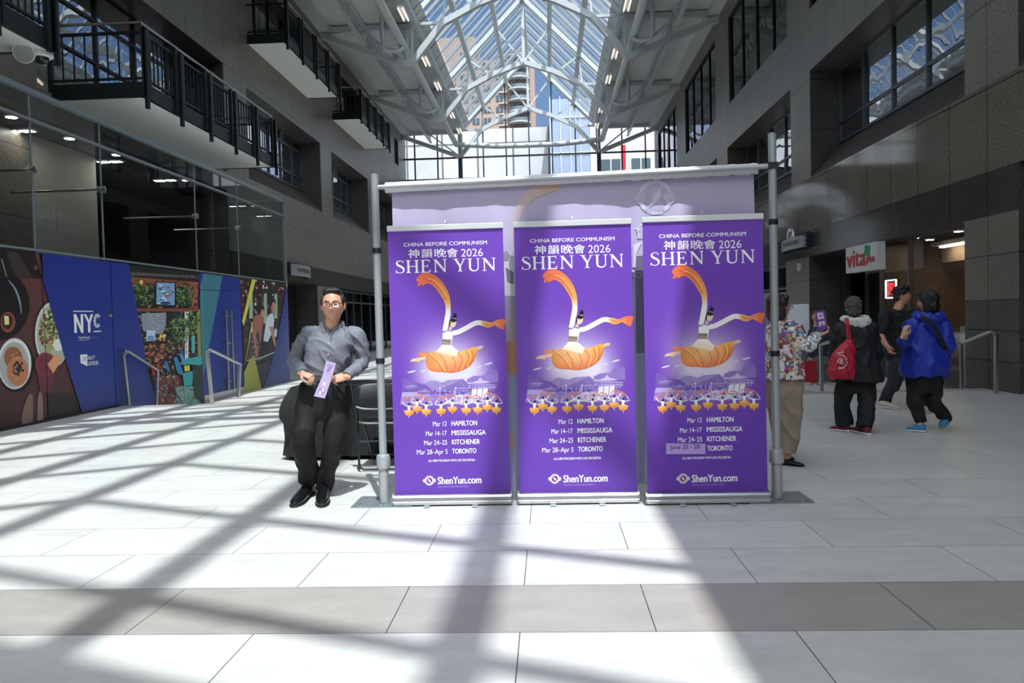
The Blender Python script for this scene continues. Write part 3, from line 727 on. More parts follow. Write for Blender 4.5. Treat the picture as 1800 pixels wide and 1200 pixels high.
def bar_art(K):
    rnd = random.Random(9)
    def el(cx, cy, rx, ry, c, L, **k): K.ell(*q(cx,cy), rx/4.616, ry/4.616, c, L, **k)
    K.poly(Q((940,90),(1420,130),(1420,1000),(940,1150)), (42,27,30), 1)
    for i in range(220):
        x, y = 980+380*rnd.random(), 140+360*rnd.random(); el(x, y, 3+7*rnd.random(), 4+9*rnd.random(), rnd.choice([(110,52,48),(70,36,44),(170,110,100),(210,190,180),(60,70,96),(130,70,40),(30,20,24)]), 2+i % 2, n=7)
    for i in range(160): el(985+330*rnd.random(), 500+420*rnd.random(), 5+8*rnd.random(), 4+6*rnd.random(), rnd.choice([(70,44,46),(50,34,40),(96,60,54),(36,40,56),(120,84,70),(28,24,28)]), 5, rot=rnd.random()*3, n=6)
    for x, h in ((1065,200),(1180,240),(1265,200)): K.poly(Q((x-10,260),(x+14,260),(x+16,260+h),(x-14,260+h)), (140,170,140), 4)
    K.poly(Q((1000,500),(1300,500),(1300,660),(1000,660)), (34,34,42), 4)
    for i in range(14): el(1010+290*rnd.random(),520+120*rnd.random(),12,26,rnd.choice([(50,130,170),(180,200,200),(90,60,50),(30,60,90)]),5,n=8)
    K.poly(Q((1000,660),(1290,640),(1280,740),(1010,800)), (52,30,34), 5)
    # guest in a patterned dress and barman in a white shirt
    K.poly(Q((1090,440),(1140,420),(1165,470),(1150,600),(1130,740),(1080,770),(1075,600),(1080,500)), (150,92,76), 6)
    el(1152,385,22,40,(40,26,26),7); el(1158,420,14,34,(178,124,100),8); K.poly(Q((1050,640),(1130,560),(1140,700),(1120,790),(1040,790)), (66,58,64), 8)
    for i in range(60): el(1060+70*rnd.random(),600+180*rnd.random(),4,5,rnd.choice([(170,160,160),(40,36,44),(110,90,90)]),9,n=6)
    K.poly(Q((1080,560),(1100,560),(1120,760),(1100,770)), (160,104,86), 10)
    el(1240,330,26,36,(38,26,26),7); el(1248,370,18,42,(176,124,100),8); K.poly(Q((1190,450),(1240,410),(1252,470),(1245,560),(1200,650),(1165,640)), (196,200,210), 8)
    K.poly(Q((1212,530),(1240,520),(1262,640),(1275,690),(1260,700)), (176,124,102), 9); K.poly(Q((1165,640),(1215,650),(1215,860),(1160,900)), (30,30,40), 7)
    K.ribbon(Q((1030,800),(1130,785),(1265,730)), 2.4, (150,160,160), 9); K.ribbon(Q((1030,830),(1265,760)), 1.2, (80,84,92), 9)
    K.poly(Q((1060,780),(1090,760),(1150,1030),(1000,1090),(1005,900)), (148,152,74), 10); K.poly(Q((1090,840),(1220,800),(1240,980),(1150,1010)), (60,54,66), 8)
    K.poly(Q((1076,120),(1108,125),(1005,520),(990,480)), (190,190,80), 11); K.poly(Q((1068,490),(1078,490),(1030,760),(1010,860)), (180,184,90), 11)
    K.poly(Q((1340,150),(1360,150),(1362,220),(1352,200)), (186,186,90), 12)
    K.poly(Q((1356,180),(1420,150),(1420,1000),(1140,1100),(1215,880),(1290,560)), [(34,50,124)]*2+[(86,94,136),(84,90,120),(64,74,126),(36,52,124)], 11)
panels = [(7.0,11.33,0.,'dining table mural panel nearest the camera, plates and wooden table',[food]),
          (11.33,13.15,0.,'mural panel with salad bowl and white logo on blue',[food,blue]),
          (13.15,16.6,-.32,'mural panel of a cafe interior with plants and blue chairs',[blue,cafe]),
          (16.6,18.85,-.32,'blue and teal printed door panel with long steel pulls',[door_art]),
          (18.85,22.3,-.32,'mural panel of two people at a bar, farthest from the camera',[bar_art])]
for i, (a, b_, zb, lab, arts) in enumerate(panels):
    nm = 'hoarding_door' if 'door' in lab else 'hoarding_panel'
    o = MB().box(XG-.04, XG+.025, a+.006, b_-.006, zb, 2.53).build(nm, M('hoarding_board', (40,42,60), .5)); tag(o, lab, 'hoarding', 'printed hoarding panels along the left shop front')
    for art in arts:
        K = WallInk(a, b_); art(K); K.build('print', ink, o)
    if 'door' in lab:
        h = MB()
        for y in (18.02, 17.72): h.tube([(XG+.13,y,-.15), (XG+.13,y,1.72)], .025, 10)
        for z in (.05, .95, 1.6): h.box(XG+.02, XG+.13, 17.70, 18.04, z-.015, z+.015)
        h.build('pull_handle', inox, o, 40)
        MB().box(XG-.02, XG+.05, a, b_, -.32, -.16).build('sill', inox, o)
    if 'logo' in lab: MB().lathe([(.05,0),(.05,.03),(.02,.035)], (XG+.025,13.08,1.62), (1,0,0)).build('lock', inox, o, 40)
MB_kick = MB().box(XG-.04, XG+.07, 7, 13.25, 0, .035); tag(MB_kick.build('trim_2', M('dark_floor_trim', (60,62,64), .4, .6)), kind='structure')

# glass front above the hoarding, its clear canopy and the shop behind it
g_front = glass('shop_front_glass', (222,228,228), .06, top=.5)
gf = window(XG, -1, 5.0, 22.3, 2.55, 4.93, g_front, [], [4.5], M('glass_edge', (120,130,136), .25), .035)
for y in (8.2, 11.25, 13.05, 16.6, 18.9): MB().box(XG-.012, XG+.012, y-.012, y+.012, 2.53, 4.9).build('glass_joint', M('glass_edge', (120,130,136), .25), gf)
for y in (8.2, 11.25, 13.05, 16.6, 18.9):
    m = MB(); m.lathe([(.06,0),(.06,.05),(.03,.06)], (XG+.005,y,3.76), (1,0,0)); m.tube([(XG-.05,y,3.76), (XG-1.6,y,3.76)], .02, 8); m.build('glass_fixing', inox, gf, 40)
m = MB(); m.add([(XG,5,4.95),(XL,5,4.95),(XL,22.3,4.95),(XG,22.3,4.95)], [(0,1,2,3)]); m.build('canopy_glass', g_front, gf)
MB().box(XG-.03, XG+.03, 5, 22.3, 4.88, 4.97).build('canopy_edge', M('glass_edge', (120,130,136), .25), gf)
m = MB(); m.add([(XG,22.3,-.3),(XL,22.3,-.3),(XL,22.3,4.93),(XG,22.3,4.93)], [(0,1,2,3)]); m.build('end_glass', g_front, gf)
room('wall_left_shop_room', -15, XL-.3, 3, 22.9, -.4, 5.25, M('shop_shell', (74,72,70), .8), '+x')
tag(MB().box(-11.2, -10.1, 11.0, 14.95, -.4, 5.25).build('wall_left_shop_pier', stone), kind='structure')
tag(MB().box(-11.4, -10.15, 14.96, 17.2, -.4, 5.25).build('wall_left_shop_partition', M('beige_plaster', (178,174,164), .8)), kind='structure')
lamp_w = M('lit_diffuser', (255,250,240), .4, emit=42)
def lamp(nm, p, lab, rect=False):
    o = empty(nm, p, lab, 'light', 'shop ceiling lights behind the left glass front')
    if rect:
        MB().box(p.x-.3,p.x+.3,p.y-.12,p.y+.12,p.z-.02,p.z+.02).build('frame', steel_white, o)
        for dx in (-.15,.15): MB().box(p.x+dx-.11,p.x+dx+.11,p.y-.08,p.y+.08,p.z-.026,p.z-.018).build('diffuser', lamp_w, o)
    else:
        MB().lathe([(.11,0),(.13,.03)], p-Vector((0,0,.03)), n=20).build('rim', steel_white, o, 40); MB().lathe([(.09,-.012),(.09,0)], p-Vector((0,0,.025)), n=20).build('diffuser', lamp_w, o)
where = ['nearest the camera','above the beige partition','past the beige partition, nearer','past the beige partition, farther']
for (x, y), w_ in zip(((20,203),(122,241),(205,270),(327,315)), where): lamp('downlight', on_z(x,y,5.2), 'round ceiling downlight behind the left glass, '+w_)
for (x, y), w_ in zip(((35,229),(193,283),(290,316)), ['nearest the camera','in the middle','farthest from the camera']): lamp('twin_spotlight', on_z(x,y,5.2), 'rectangular twin ceiling light behind the left glass, '+w_, True)

# black steel balconies
def balcony(y0, y1, zb, xo, lab, wall=XL, clusters=6, glassy=False):
    o = empty('balcony', (wall, y0, zb), lab, 'balcony', 'dark steel balconies on the left wall')
    MB().box(wall, xo, y0, y1, zb+.02, zb+.22).build('slab', steel_dk, o); MB().box(wall, xo-.05, y0+.05, y1-.05, zb-.012, zb+.02).build('soffit', white_panel, o)
    MB().box(xo-.03,xo+.04,y0-.03,y1+.03,zb-.02,zb+.26).box(wall,xo,y0-.04,y0+.03,zb-.02,zb+.26).box(wall,xo,y1-.03,y1+.04,zb-.02,zb+.26).build('fascia', steel_dk, o)
    zt = zb+1.22
    r = MB(); r.box(xo-.02,xo+.03,y0,y1,zt-.05,zt); r.box(wall,xo,y0-.025,y0+.025,zt-.05,zt); r.box(wall,xo,y1-.025,y1+.025,zt-.05,zt)
    r.box(xo-.02,xo+.03,y0,y1,zb+.32,zb+.36); r.box(wall,xo,y0-.02,y0+.02,zb+.32,zb+.36); r.box(wall,xo,y1-.02,y1+.02,zb+.32,zb+.36); r.build('rail', steel_dk, o)
    h = MB(); h.tube([(wall,y0,zb+1.38),(xo,y0,zb+1.38),(xo,y1,zb+1.38),(wall,y1,zb+1.38)], .028, 10); h.build('handrail', inox, o, 40)
    ys = [y0+(y1-y0)*i/(clusters-1) for i in range(clusters)]
    for i, y in enumerate(ys):
        p = MB()
        for dy, ln, dx in ((-.16,.0,.03),(0,-.22,.07),(.16,.0,.03)):
            yy = min(max(y+dy, y0), y1); p.box(xo+dx-.02, xo+dx+.05, yy-.035, yy+.035, zb+ln-.02, zb+1.28)
        p.tube([(xo+.03,y,zb+1.2),(xo,y,zb+1.38)], .012, 6); p.build('post', steel_dk, o)
    n = 0
    for ya, yb in zip(ys, ys[1:]):
        k = 7
        for j in range(1, k):
            y = ya+.12+(yb-ya-.24)*j/k; MB().box(xo-.012,xo+.012,y-.012,y+.012,zb+.3,zt).build('picket', steel_dk, o)
    kx = int((xo-wall)/.2)
    for j in range(1, kx):
        x = wall+(xo-wall)*j/kx; MB().box(x-.012,x+.012,y0-.012,y0+.012,zb+.3,zt).build('picket', steel_dk, o)
    return o
balcony(5.2, 11.75, 5.68, -7.55, 'dark balcony at the top left corner, white soffit with speaker below')
balcony(14.45, 21.4, 5.74, -7.55, 'long dark balcony above the glass front, lit white soffit')
balcony(24.4, 30.6, 10.25, -8.1, 'high dark balcony on the third floor, nearer of two', clusters=5)
balcony(34.1, 40.2, 10.3, -8.1, 'high dark balcony on the third floor, farther of two', clusters=5)
sp = empty('ceiling_speaker', (-7.9,11.0,5.6), 'white cylinder loudspeaker hung under the top left balcony', 'speaker')
c0 = on_x(42,93,-7.85); ax = Vector((.35,-.75,-.42)).normalized()
m = MB(); m.lathe([(.09,-.30),(.135,-.26),(.15,-.02),(.155,.0),(.15,.015)], c0, ax, 24); m.build('body', white_panel, sp, 40)
m = MB(); m.lathe([(.135,.016),(.13,.022)], c0, ax, 24); m.build('mesh_front', M('speaker_mesh', (188,190,190), .6, bump=.5, bscale=300), sp, 40)
MB().tube([c0-ax*.12, c0-ax*.12+Vector((0,0,.32))], .025, 8).build('bracket', steel_white, sp, 40); MB().tube([c0-ax*.25, c0-ax*.25+Vector((-1.4,0,0))], .025, 8).build('conduit', steel_white, sp, 40)
c1 = on_x(72,88,-7.75); c1.z = 5.66
cm = empty('dome_camera', c1, 'white round dome camera beside the speaker under the top left balcony', 'camera')
MB().lathe([(.16,0),(.17,-.05),(.14,-.07)], c1, n=24).build('base', white_panel, cm, 40); MB().lathe([(.11,-.07),(.10,-.12),(.05,-.16),(.01,-.17)], c1, n=20).build('dome', M('smoked_dome', (40,42,46), .1), cm, 40)

# handrails of the few steps down, on both sides
def handrail(name, P0, P1, z0, z1, lab, lean=.12):
    """bent flat bar rail from the near foot P0 to the far foot P1"""
    o = empty(name, (P0[0],P0[1],0), lab, 'handrail', 'stainless handrails at the steps')
    a, b_ = Vector((P0[0],P0[1],0)), Vector((P1[0],P1[1],0)); d = (b_-a).normalized()
    ta, tb = a-d*lean+Vector((0,0,z0)), b_+d*lean+Vector((0,0,z1))
    m = MB(); m.bar(a+Vector((0,0,P0[2])), ta, .06, .045); m.build('post', inox, o); m = MB(); m.bar(b_+Vector((0,0,P1[2])), tb, .06, .045); m.build('post', inox, o)
    m = MB(); m.tube(smoothpath([ta, ta+d*.10+Vector((0,0,.04)), ta+d*.22+Vector((0,0,.03)), tb-d*.05+Vector((0,0,.02)), tb], 4), .028, 8); m.build('rail', inox, o, 40)
    return o
handrail('handrail', (-7.5,13.42,0), (-7.5,14.35,-.32), .90, .55, 'steel handrail beside the blue mural panel with the white logo')
handrail('handrail', (-5.93,13.3,0), (-5.93,14.45,0), .90, .62, 'steel handrail in front of the blue and teal door panel')
handrail('handrail', (7.0,12.5,0), (7.0,13.5,-.18), .92, .74, 'steel handrail in front of the granite pier on the right', .02)
handrail('handrail', (4.62,12.5,0), (4.62,13.4,0), .86, .78, 'steel handrail behind the woman with the red drawstring bag', .02)

# ================================================================ SIGNS AND GROUND FLOOR BEYOND
def sign_board(X, sgn, y0, y1, z0, z1, lab, body):
    o = empty('street_sign', (X, (y0+y1)/2, z0), lab, 'sign'); n = 14; rings = []
    fr = lambda t: (X-sgn*(.10+.12*(4*t*(1-t))), y0+(y1-y0)*t)
    m = MB()
    for i in range(n):
        (xa, ya), (xb, yb) = fr(i/n), fr((i+1)/n); m.add([(xa,ya,z0),(xb,yb,z0),(xb,yb,z1),(xa,ya,z1),(xa+sgn*.03,ya,z0),(xb+sgn*.03,yb,z0),(xb+sgn*.03,yb,z1),(xa+sgn*.03,ya,z1)], [(0,1,2,3),(7,6,5,4),(0,4,5,1),(3,2,6,7)])
    m.build('plate', M('satin_sign_plate', (206,208,210), .35, .7), o)
    for y, w in ((y0,-1),(y1,1)):
        k = MB(); k.box(X-.12, X+.12, y-.05+w*.06, y+.05+w*.06, z0-.02, z1+.04)
        for j in range(3): k.box(X-.16, X+.1, y-.1+w*.06, y+.1+w*.06, z0+.02+(z1-z0)*j/2.6, z0+.06+(z1-z0)*j/2.6)
        k.build('bracket', M('sign_bracket', (38,42,52), .4), o)
    lo, hi = (y0, y1) if sgn < 0 else (y1, y0)
    def to3(u, v):
        t = u; x, y = fr((lo+(hi-lo)*t-y0)/(y1-y0)); return (x, y, v)
    K = Ink(to3, (-sgn,0,0), .004); K.text(body, (.2,z0+(z1-z0)*.36), (.84,z0+(z1-z0)*.36), (z1-z0)*.34, (40,44,56), 2, up=(0,1), off=.012); K.build('lettering', ink, o)
    if sgn < 0: return
    e = MB(); yc = y0+(y1-y0)*.45; e.tube([(X-sgn*.2, yc+.26*math.cos(a), z1+.24*math.sin(a)) for a in [PI*i/12 for i in range(13)]], .05, 8); e.prism([(X-sgn*.2, yc+.12*math.cos(a), z1+.13*math.sin(a)) for a in [PI*i/8 for i in range(9)]], (.03,0,0)); e.build('arch_emblem', M('satin_sign_plate', (206,208,210), .35, .7), o, 40)
sign_board(XL+.05, -1, 27.35, 29.7, 3.08, 3.5, 'curved silver street number sign on the left wall, behind the standing man', '5140 YONGE STREET')
sign_board(XR-.05, 1, 21.65, 23.95, 3.12, 3.45, 'curved silver street sign on the right wall, above the woman in the floral shirt', '5150 YONGE STREET')
# health shop: sign box, open sign, window, interior
vs = empty('shop_sign', (XR,17.9,2.2), 'white light box sign with red lettering and green clover above the shop door', 'sign')
MB().box(XR-.16, XR+.02, 17.08, 18.82, 2.22, 2.82).build('box', M('sign_box', (208,212,212), .35), vs)
K = Ink(lambda u, v: (XR-.165, 18.82-1.74*u, 2.22+.6*v), (-1,0,0), .004)
K.text('vita', (.04,.22), (.66,.22), .66, (196,60,56), 1, up=(0,1), off=.03); K.text('.plus', (.66,.30), (.95,.30), .27, (196,60,56), 1, up=(0,1), off=.03)
for a in range(4): K.ell(.72+.05*math.cos(PI/2*a+.5), .74+.12*math.sin(PI/2*a+.5), .048, .11, (52,150,78), 2, rot=0)
K.poly([(.715,.62),(.73,.62),(.74,.42),(.725,.42)], (52,150,78), 2); K.build('lettering', ink, vs)
window(XR+.33, 1, 13.87, 18.85, -.2, 2.85, g_shop, [16.6, 18.0], [], frame_m, .05)
os_ = empty('open_sign', (XR+.2,17.2,1.75), 'red lit open sign in the shop window', 'sign')
MB().box(XR+.2, XR+.24, 16.92, 17.48, 1.58, 2.0).build('board', M('sign_black', (18,14,16), .5), os_)
nw, nr = M('neon_white', (255,225,228), .4, emit=4), M('neon_red', (255,30,36), .4, emit=4)
MB().tube([(XR+.18,y,z) for y, z in ((16.95,1.6),(17.45,1.6),(17.45,1.98),(16.95,1.98),(16.95,1.6))], .016, 6).build('border_tube', nw, os_)
v, f = tess('OPEN', .01); K = MB(); x1 = max(p[0] for p in v); K.add([(XR+.185, 17.42-.44*p[0]/x1, 1.67+.25*p[1]/.69) for p in v], f); K.build('lettering', nr, os_)
room('wall_right_shop_room', XR+.36, XR+8, 13.2, 19.2, -.18, 2.95, M('shop_inside', (110,92,82), .8), '-x')
room('wall_right_lobby_room', XR+1.3, XR+9, 19.3, 51, -.18, 3.2, M('lobby_inside', (64,64,66), .5), '-x')
room('wall_left_lobby_room', XL-7, XL-.9, 23.5, 51, -.4, 3.2, M('lobby_inside', (64,64,66), .5), '+x')
for i in range(2):
    for j in range(2):
        p = (XR+1.9+1.6*i, 14.2+2.4*j); o = empty('shop_tube_light', (p[0],p[1],2.75), f'bright linear light on the shop ceiling, {"front" if i == 0 else "back"} row, {"nearer" if j == 0 else "farther"} one', 'light', 'linear lights in the health shop')
        MB().box(p[0]-.2,p[0]+.2,p[1],p[1]+2.0,2.78,2.86).build('housing', steel_white, o); MB().box(p[0]-.05,p[0]+.05,p[1]+.1,p[1]+1.9,2.74,2.78).build('tube', M('warm_tube', (255,226,196), .4, emit=14), o)
for i, (x, y) in enumerate(((.6,14.6),(1.0,16.0),(.7,17.2),(1.3,17.8))):
    o = empty('shop_downlight', (XR+x,y,2.9), 'small downlight in the health shop ceiling, '+['nearest the granite pier','second from the granite pier','third from the granite pier','by the shop door'][i], 'light', 'health shop downlights')
    MB().lathe([(.10,0),(.12,.03)], (XR+x,y,2.88), n=16).build('rim', steel_white, o); MB().lathe([(.08,-.01),(.08,.0)], (XR+x,y,2.88), n=16).build('diffuser', M('warm_spot', (255,232,200), .4, emit=30), o)
rs = random.Random(4)
tag(MB().box(XR+2.15,XR+2.25,13.6,19,2.42,2.95).build('wall_right_shop_bulkhead', M('beige_bulkhead', (206,186,164), .7)), kind='structure')
for k in range(2):
    s_ = empty('shop_shelf', (XR+2.4+1.8*k,15.6,0), f'stocked shelf unit inside the health shop, {"front" if k == 0 else "back"} row', 'shelf')
    x = XR+2.4+1.8*k
    for z in (0,.5,1.,1.45): MB().box(x,x+.4,14.2,17.6,z-.18,z-.15).build('shelf_board', M('shelf_white', (180,176,170), .5), s_)
    MB().box(x+.4,x+.43,14.2,17.6,-.18,1.7).build('back_panel', M('shelf_back', (120,100,88), .6), s_)
cols = [(170,60,60),(60,90,150),(210,200,190),(70,130,80),(200,160,70),(90,60,50)]
for k in range(2):
    for z in (-.15,.35,.85,1.3):
        y = 14.3
        while y < 17.4:
            w = .16+.2*rs.random(); h = .2+.18*rs.random(); x = XR+2.42+1.8*k; c = rs.choice(cols)
            if k == 0 and z > .3: tag(MB().box(x,x+.26,y,y+w,z+.002,z+h).build('product_box', M('pack_%d_%d_%d' % c, c, .5)), 'small packaged product on a shelf inside the health shop', 'box', 'packaged products on the health shop shelves')
            y += w+.12
pb = MB(); pb.box(XR+.55,XR+.75,14.3,15.1,-.178,1.0); tag(pb.build('display_poster', M('poster_card', (196,192,186), .5)), 'white product display standing low in the shop window beside the pier', 'display')
# shop entrance beside the window, dark doors of the lobby
dr = tag(MB().box(XR+.35,XR+.42,18.0,18.85,-.18,2.2).build('door_1', M('dark_door', (46,42,40), .4)), kind='structure')
m = MB()
for y in (18.95, 20.3, 21.8): m.box(XR+1.1,XR+1.2,y-.06,y+.06,-.2,2.85)
m.box(XR+1.1,XR+1.2,18.9,21.9,1.95,2.2); tag(m.build('door_2', frame_dk), kind='structure')
tag(MB().box(XR+1.05,XR+1.1,19.0,20.2,1.96,2.19).build('trim_3', inox), kind='structure')
MB().box(XR+1.14,XR+1.15,18.95,21.8,-.18,2.85).build('door_glass', g_shop, bpy.data.objects['door_2'])
glass('lobby_glass', (120,140,142), .05, top=.22)
window(XR+.55, 1, 24, 30.5, -.2, 2.85, MATS['lobby_glass'], [25.6,27.2,28.8], [2.1], frame_m, .07)
window(XR+.55, 1, 33, 40, -.2, 2.85, MATS['lobby_glass'], [34.8,36.4,38.2], [2.1], frame_m, .07)
window(XL-.45, -1, 33, 50, -.32, 2.85, glass('lobby_glass', (120,140,142), .05, top=.22), [34.2,35.6,37.0,38.4,40,42,44,46,48], [2.3], frame_m, .08)
tag(MB().box(XR-.005,XR+.02,21.95,23.9,.5,1.55).build('window_street_side', M('bright_pane', (150,165,175), .1)), kind='structure')
tag(MB().box(XL-1.0,XL-.9,24.5,31,-.4,2.9).build('door_3', M('dark_granite_back', (40,39,40), .3)), kind='structure')
m = MB(); m.box(XL-.9,XL-.82,27.3,27.42,-.4,2.9); m.box(XL-.9,XL-.82,24.5,27.4,2.0,2.12); m.build('door_frame', frame_m, bpy.data.objects['door_3'])
m = MB(); m.box(XR-.06,XR+.0,22.55,22.75,2.5,2.72); tag(m.build('wall_box', M('beige_box', (196,194,188), .5)), 'small pale box on the granite pier below the right street sign', 'box')
for (x0, x1) in ((XR+1.5, XR+4),):
    for j in range(3):
        o = tag(MB().box(x0+.3*j,x0+.3*j+.06,20+1.5*j,23+1.5*j,3.0,3.05).build('lobby_strip_light', M('cool_tube', (235,240,255), .4, emit=6)), 'bright strip light in the lobby behind the right street sign, '+['first','second','third'][j]+' from the shop', 'light', 'lobby strip lights')

room('wall_right_near_room', XR+1.2, XR+6, 4, 12.9, -.2, 3.7, dark_room, '-x')
# ================================================================ ROLL-UP BANNERS, BACKDROP, TABLE, CHAIR
def rect(x0, y0, x1, y1): return [(x0,y0),(x1,y0),(x1,y1),(x0,y1)]
def strip(path, w):
    k = len(path); A = []; B = []
    for i, p in enumerate(path):
        a, b = path[max(i-1,0)], path[min(i+1,k-1)]; dx, dy = b[0]-a[0], b[1]-a[1]; l = math.hypot(dx,dy); ww = w[i]/2 if isinstance(w, list) else w/2
        A.append((p[0]-dy/l*ww, p[1]+dx/l*ww)); B.append((p[0]+dy/l*ww, p[1]-dx/l*ww))
    return [[A[i],B[i],B[i+1],A[i+1]] for i in range(k-1)]
def serif(ch):
    """Roman capitals, 1 high: (width, polygons)"""
    def ser(x0, x1, y, up):
        h = .035 if up else -.035; return [rect(x0-.085,y,x1+.085,y+h), [(x0-.05,y+h),(x1+.05,y+h),(x1,y+h*2.6),(x0,y+h*2.6)]]
    P = []
    if ch == 'H':
        for x in (.10,.60): P += [rect(x,0,x+.125,1)]+ser(x,x+.125,0,1)+ser(x,x+.125,1,0)
        return .83, P+[rect(.2,.48,.62,.54)]
    if ch == 'E':
        P = [rect(.10,0,.225,1)]+ser(.10,.225,0,1)+ser(.10,.225,1,0)+[rect(.2,.94,.56,1),[(.50,.96),(.56,1),(.575,.78),(.545,.80)],rect(.2,.48,.46,.535),rect(.43,.39,.465,.63),rect(.2,0,.58,.06),[(.50,.05),(.58,0),(.625,.25),(.59,.24)]]
        return .70, P
    if ch == 'N':
        P = [rect(.13,0,.195,.96)]+ser(.13,.195,0,1)+[rect(.70,0,.765,1)]+ser(.70,.765,1,0)+[[(.05,1),(.235,1),(.765,.12),(.765,0),(.70,0)],rect(.03,.965,.2,1)]
        return .85, P
    if ch == 'Y':
        P = [rect(.315,0,.44,.46)]+ser(.315,.44,0,1)+[[(.02,1),(.17,1),(.44,.46),(.315,.40)],[(.60,1),(.675,1),(.44,.42),(.385,.46)],rect(-.05,.965,.27,1),rect(.50,.965,.77,1)]
        return .76, P
    if ch == 'U':
        path = [(.165,1)]+[(.165,.9-.15*i) for i in range(5)]+[(.41-.245*math.cos(a),.28-.25*math.sin(a)) for a in [PI*i/14 for i in range(1,14)]]+[(.655,.3+.15*i) for i in range(5)]+[(.655,1)]
        w = [.125]*6+[.125-.06*i/13 for i in range(13)]+[.065]*6
        return .82, strip(path, w)+ser(.10,.23,1,0)+ser(.62,.69,1,0)
    if ch == 'S':
        path = smoothpath([(.50,.80),(.46,.92),(.33,.975),(.18,.93),(.12,.80),(.17,.66),(.32,.54),(.47,.42),(.53,.26),(.47,.09),(.31,.02),(.15,.07),(.08,.22)], 4); n = len(path)
        w = [.045+.115*math.exp(-((i/(n-1)-.5)/.2)**2) for i in range(n)]
        return .60, strip(path, w)+[[(.47,.80),(.53,.96),(.51,.99),(.50,.78)],[(.06,.24),(.05,.02),(.08,.0),(.115,.22)]]
    return .32, []
def serif_text(s, gap=.05):
    v, f, x = [], [], 0
    for ch in s:
        w, P = serif(ch)
        for p in P: f.append(tuple(range(len(v), len(v)+len(p)))); v += [(a+x, b) for a, b in p]
        x += w+gap
    return v, f
YB = 5.735
def qa(x, y): return (670+x/4.139, 450+y/4.139)
def qb(x, y): return (675+x/7.826, 600+y/7.826)
def A_(*P): return [qa(*p) for p in P]
def B_(*P): return [qb(*p) for p in P]
PUR, PALE = (113,70,180), (214,206,224)
def mixc(a, b, t): return tuple(a[i]+(b[i]-a[i])*max(0., min(1., t)) for i in range(3))
def banner_ink():
    K = Ink(lambda u, v: on_y(u, v, YB), (0,-1,0), .0002)
    # ground: purple with a pale glow behind the dancer and the hills
    def to_px(s, t):                             # s across, t down: photo position of the sheet
        a, b, c, d = (681.2,400.5), (883.5,394.5), (898,879), (695.5,884)
        return ((a[0]*(1-s)+b[0]*s)*(1-t)+(d[0]*(1-s)+c[0]*s)*t, (a[1]*(1-s)+b[1]*s)*(1-t)+(d[1]*(1-s)+c[1]*s)*t)
    def gc(x, y):
        gl = 1.0*math.exp(-((x-795)/62)**4-((y-655)/42)**2)+.35*math.exp(-((x-790)/60)**2-((y-610)/40)**2)
        base = mixc(PUR, (101,60,168), (y-400)/480)
        return mixc(base, PALE, gl)
    nx, ny = 28, 64
    K.grid([[to_px(i/nx, j/ny) for i in range(nx+1)] for j in range(ny+1)], [[gc(*to_px(i/nx, j/ny)) for i in range(nx+1)] for j in range(ny+1)], 0)
    W = (244,243,246)
    K.text('CHINA BEFORE COMMUNISM', (709.8,433.4), (855.9,428.9), 6.4, W, 3, off=.028)
    for ch, x0, x1 in zip('神韻晚會', (717.9,741.2,764.0,785.5), (737.0,760.2,784.4,805.0)):
        for dx in (-.32, 0, .32): K.text(ch, (x0+dx,452.2-(x0-717)*.02), (x1+dx,452.2-(x1-717)*.02), 11.8, W, 3)
    K.text('2026', (810.6,451.0), (848.9,449.9), 13.6, W, 3)
    K.text('', (696,480.5), (871.8,475.3), 22.6, W, 3, glyphs=serif_text('SHEN YUN'))
    reg = 0.
    for s_, x0, y0, x1, y1, h, o in (('Mar 12',761.1,749,785.2,748.3,8.3,reg),('HAMILTON',793.7,748,838.6,747,8.4,.03),('Mar 14–17',748.7,766,785.2,765,8.3,reg),('MISSISSAUGA',794,764.6,853.8,763.4,8.4,.03),
                              ('Mar 24–25',745.5,782.2,786.2,781.3,8.3,reg),('KITCHENER',794.7,780.8,843.6,779.7,8.4,.03),('Mar 28–Apr 5',732.8,798.6,786.9,797.4,8.3,reg),('TORONTO',795.1,797,837.3,795.8,8.4,.03),
                              ('ALL-NEW PROGRAM WITH LIVE ORCHESTRA',752.9,811.6,835.1,809.9,4.0,.02),('ShenYun.com',769.9,850.6,846.1,848.7,12.4,.04)):
        K.text(s_, (x0,y0), (x1,y1), h, W, 3, off=o)
    K.text('Presented by local Falun Dafa Associations.', (770.2,856.4), (824.4,855.3), 2.6, (186,168,214), 3)
    cx, cy, ring = 754.8, 844.4, (226,206,206)
    K.ell(cx, cy, 8.4, 8.6, ring, 2); K.ell(cx-8.6, cy+.2, 2.8, 3.4, ring, 2); K.ell(cx+8.6, cy-.2, 2.8, 3.4, ring, 2); K.ell(cx, cy, 5.1, 5.2, (84,54,150), 3)
    K.poly([(cx-3.6,cy-3.4),(cx-.6,cy-2.8),(cx+2.4,cy+.4),(cx+3.6,cy+3.8),(cx,cy+2.6),(cx-2.2,cy-.2)], ring, 4)
    for i in range(10):
        a = PI*2*i/10; K.ell(cx+6.7*math.cos(a), cy+6.8*math.sin(a), .7, .7, (150,120,170), 4, n=6)
    # hills, temple halls and steps
    m0, m1, m2 = (150,132,190), (128,106,178), (112,82,170)
    K.poly(B_((560,570),(640,535),(720,540),(800,565),(880,530),(960,525),(1080,515),(1140,560),(1160,700),(560,700)), m0, 1)
    K.poly(B_((250,500),(340,515),(450,565),(560,590),(640,640),(640,740),(250,700)), (118,88,172), 1)
    K.poly(B_((800,650),(900,600),(1000,560),(1080,510),(1170,600),(1200,700),(760,720)), m1, 2)
    K.poly(B_((1380,460),(1420,410),(1480,385),(1540,385),(1570,420),(1570,560),(1400,560)), (134,108,182), 1)
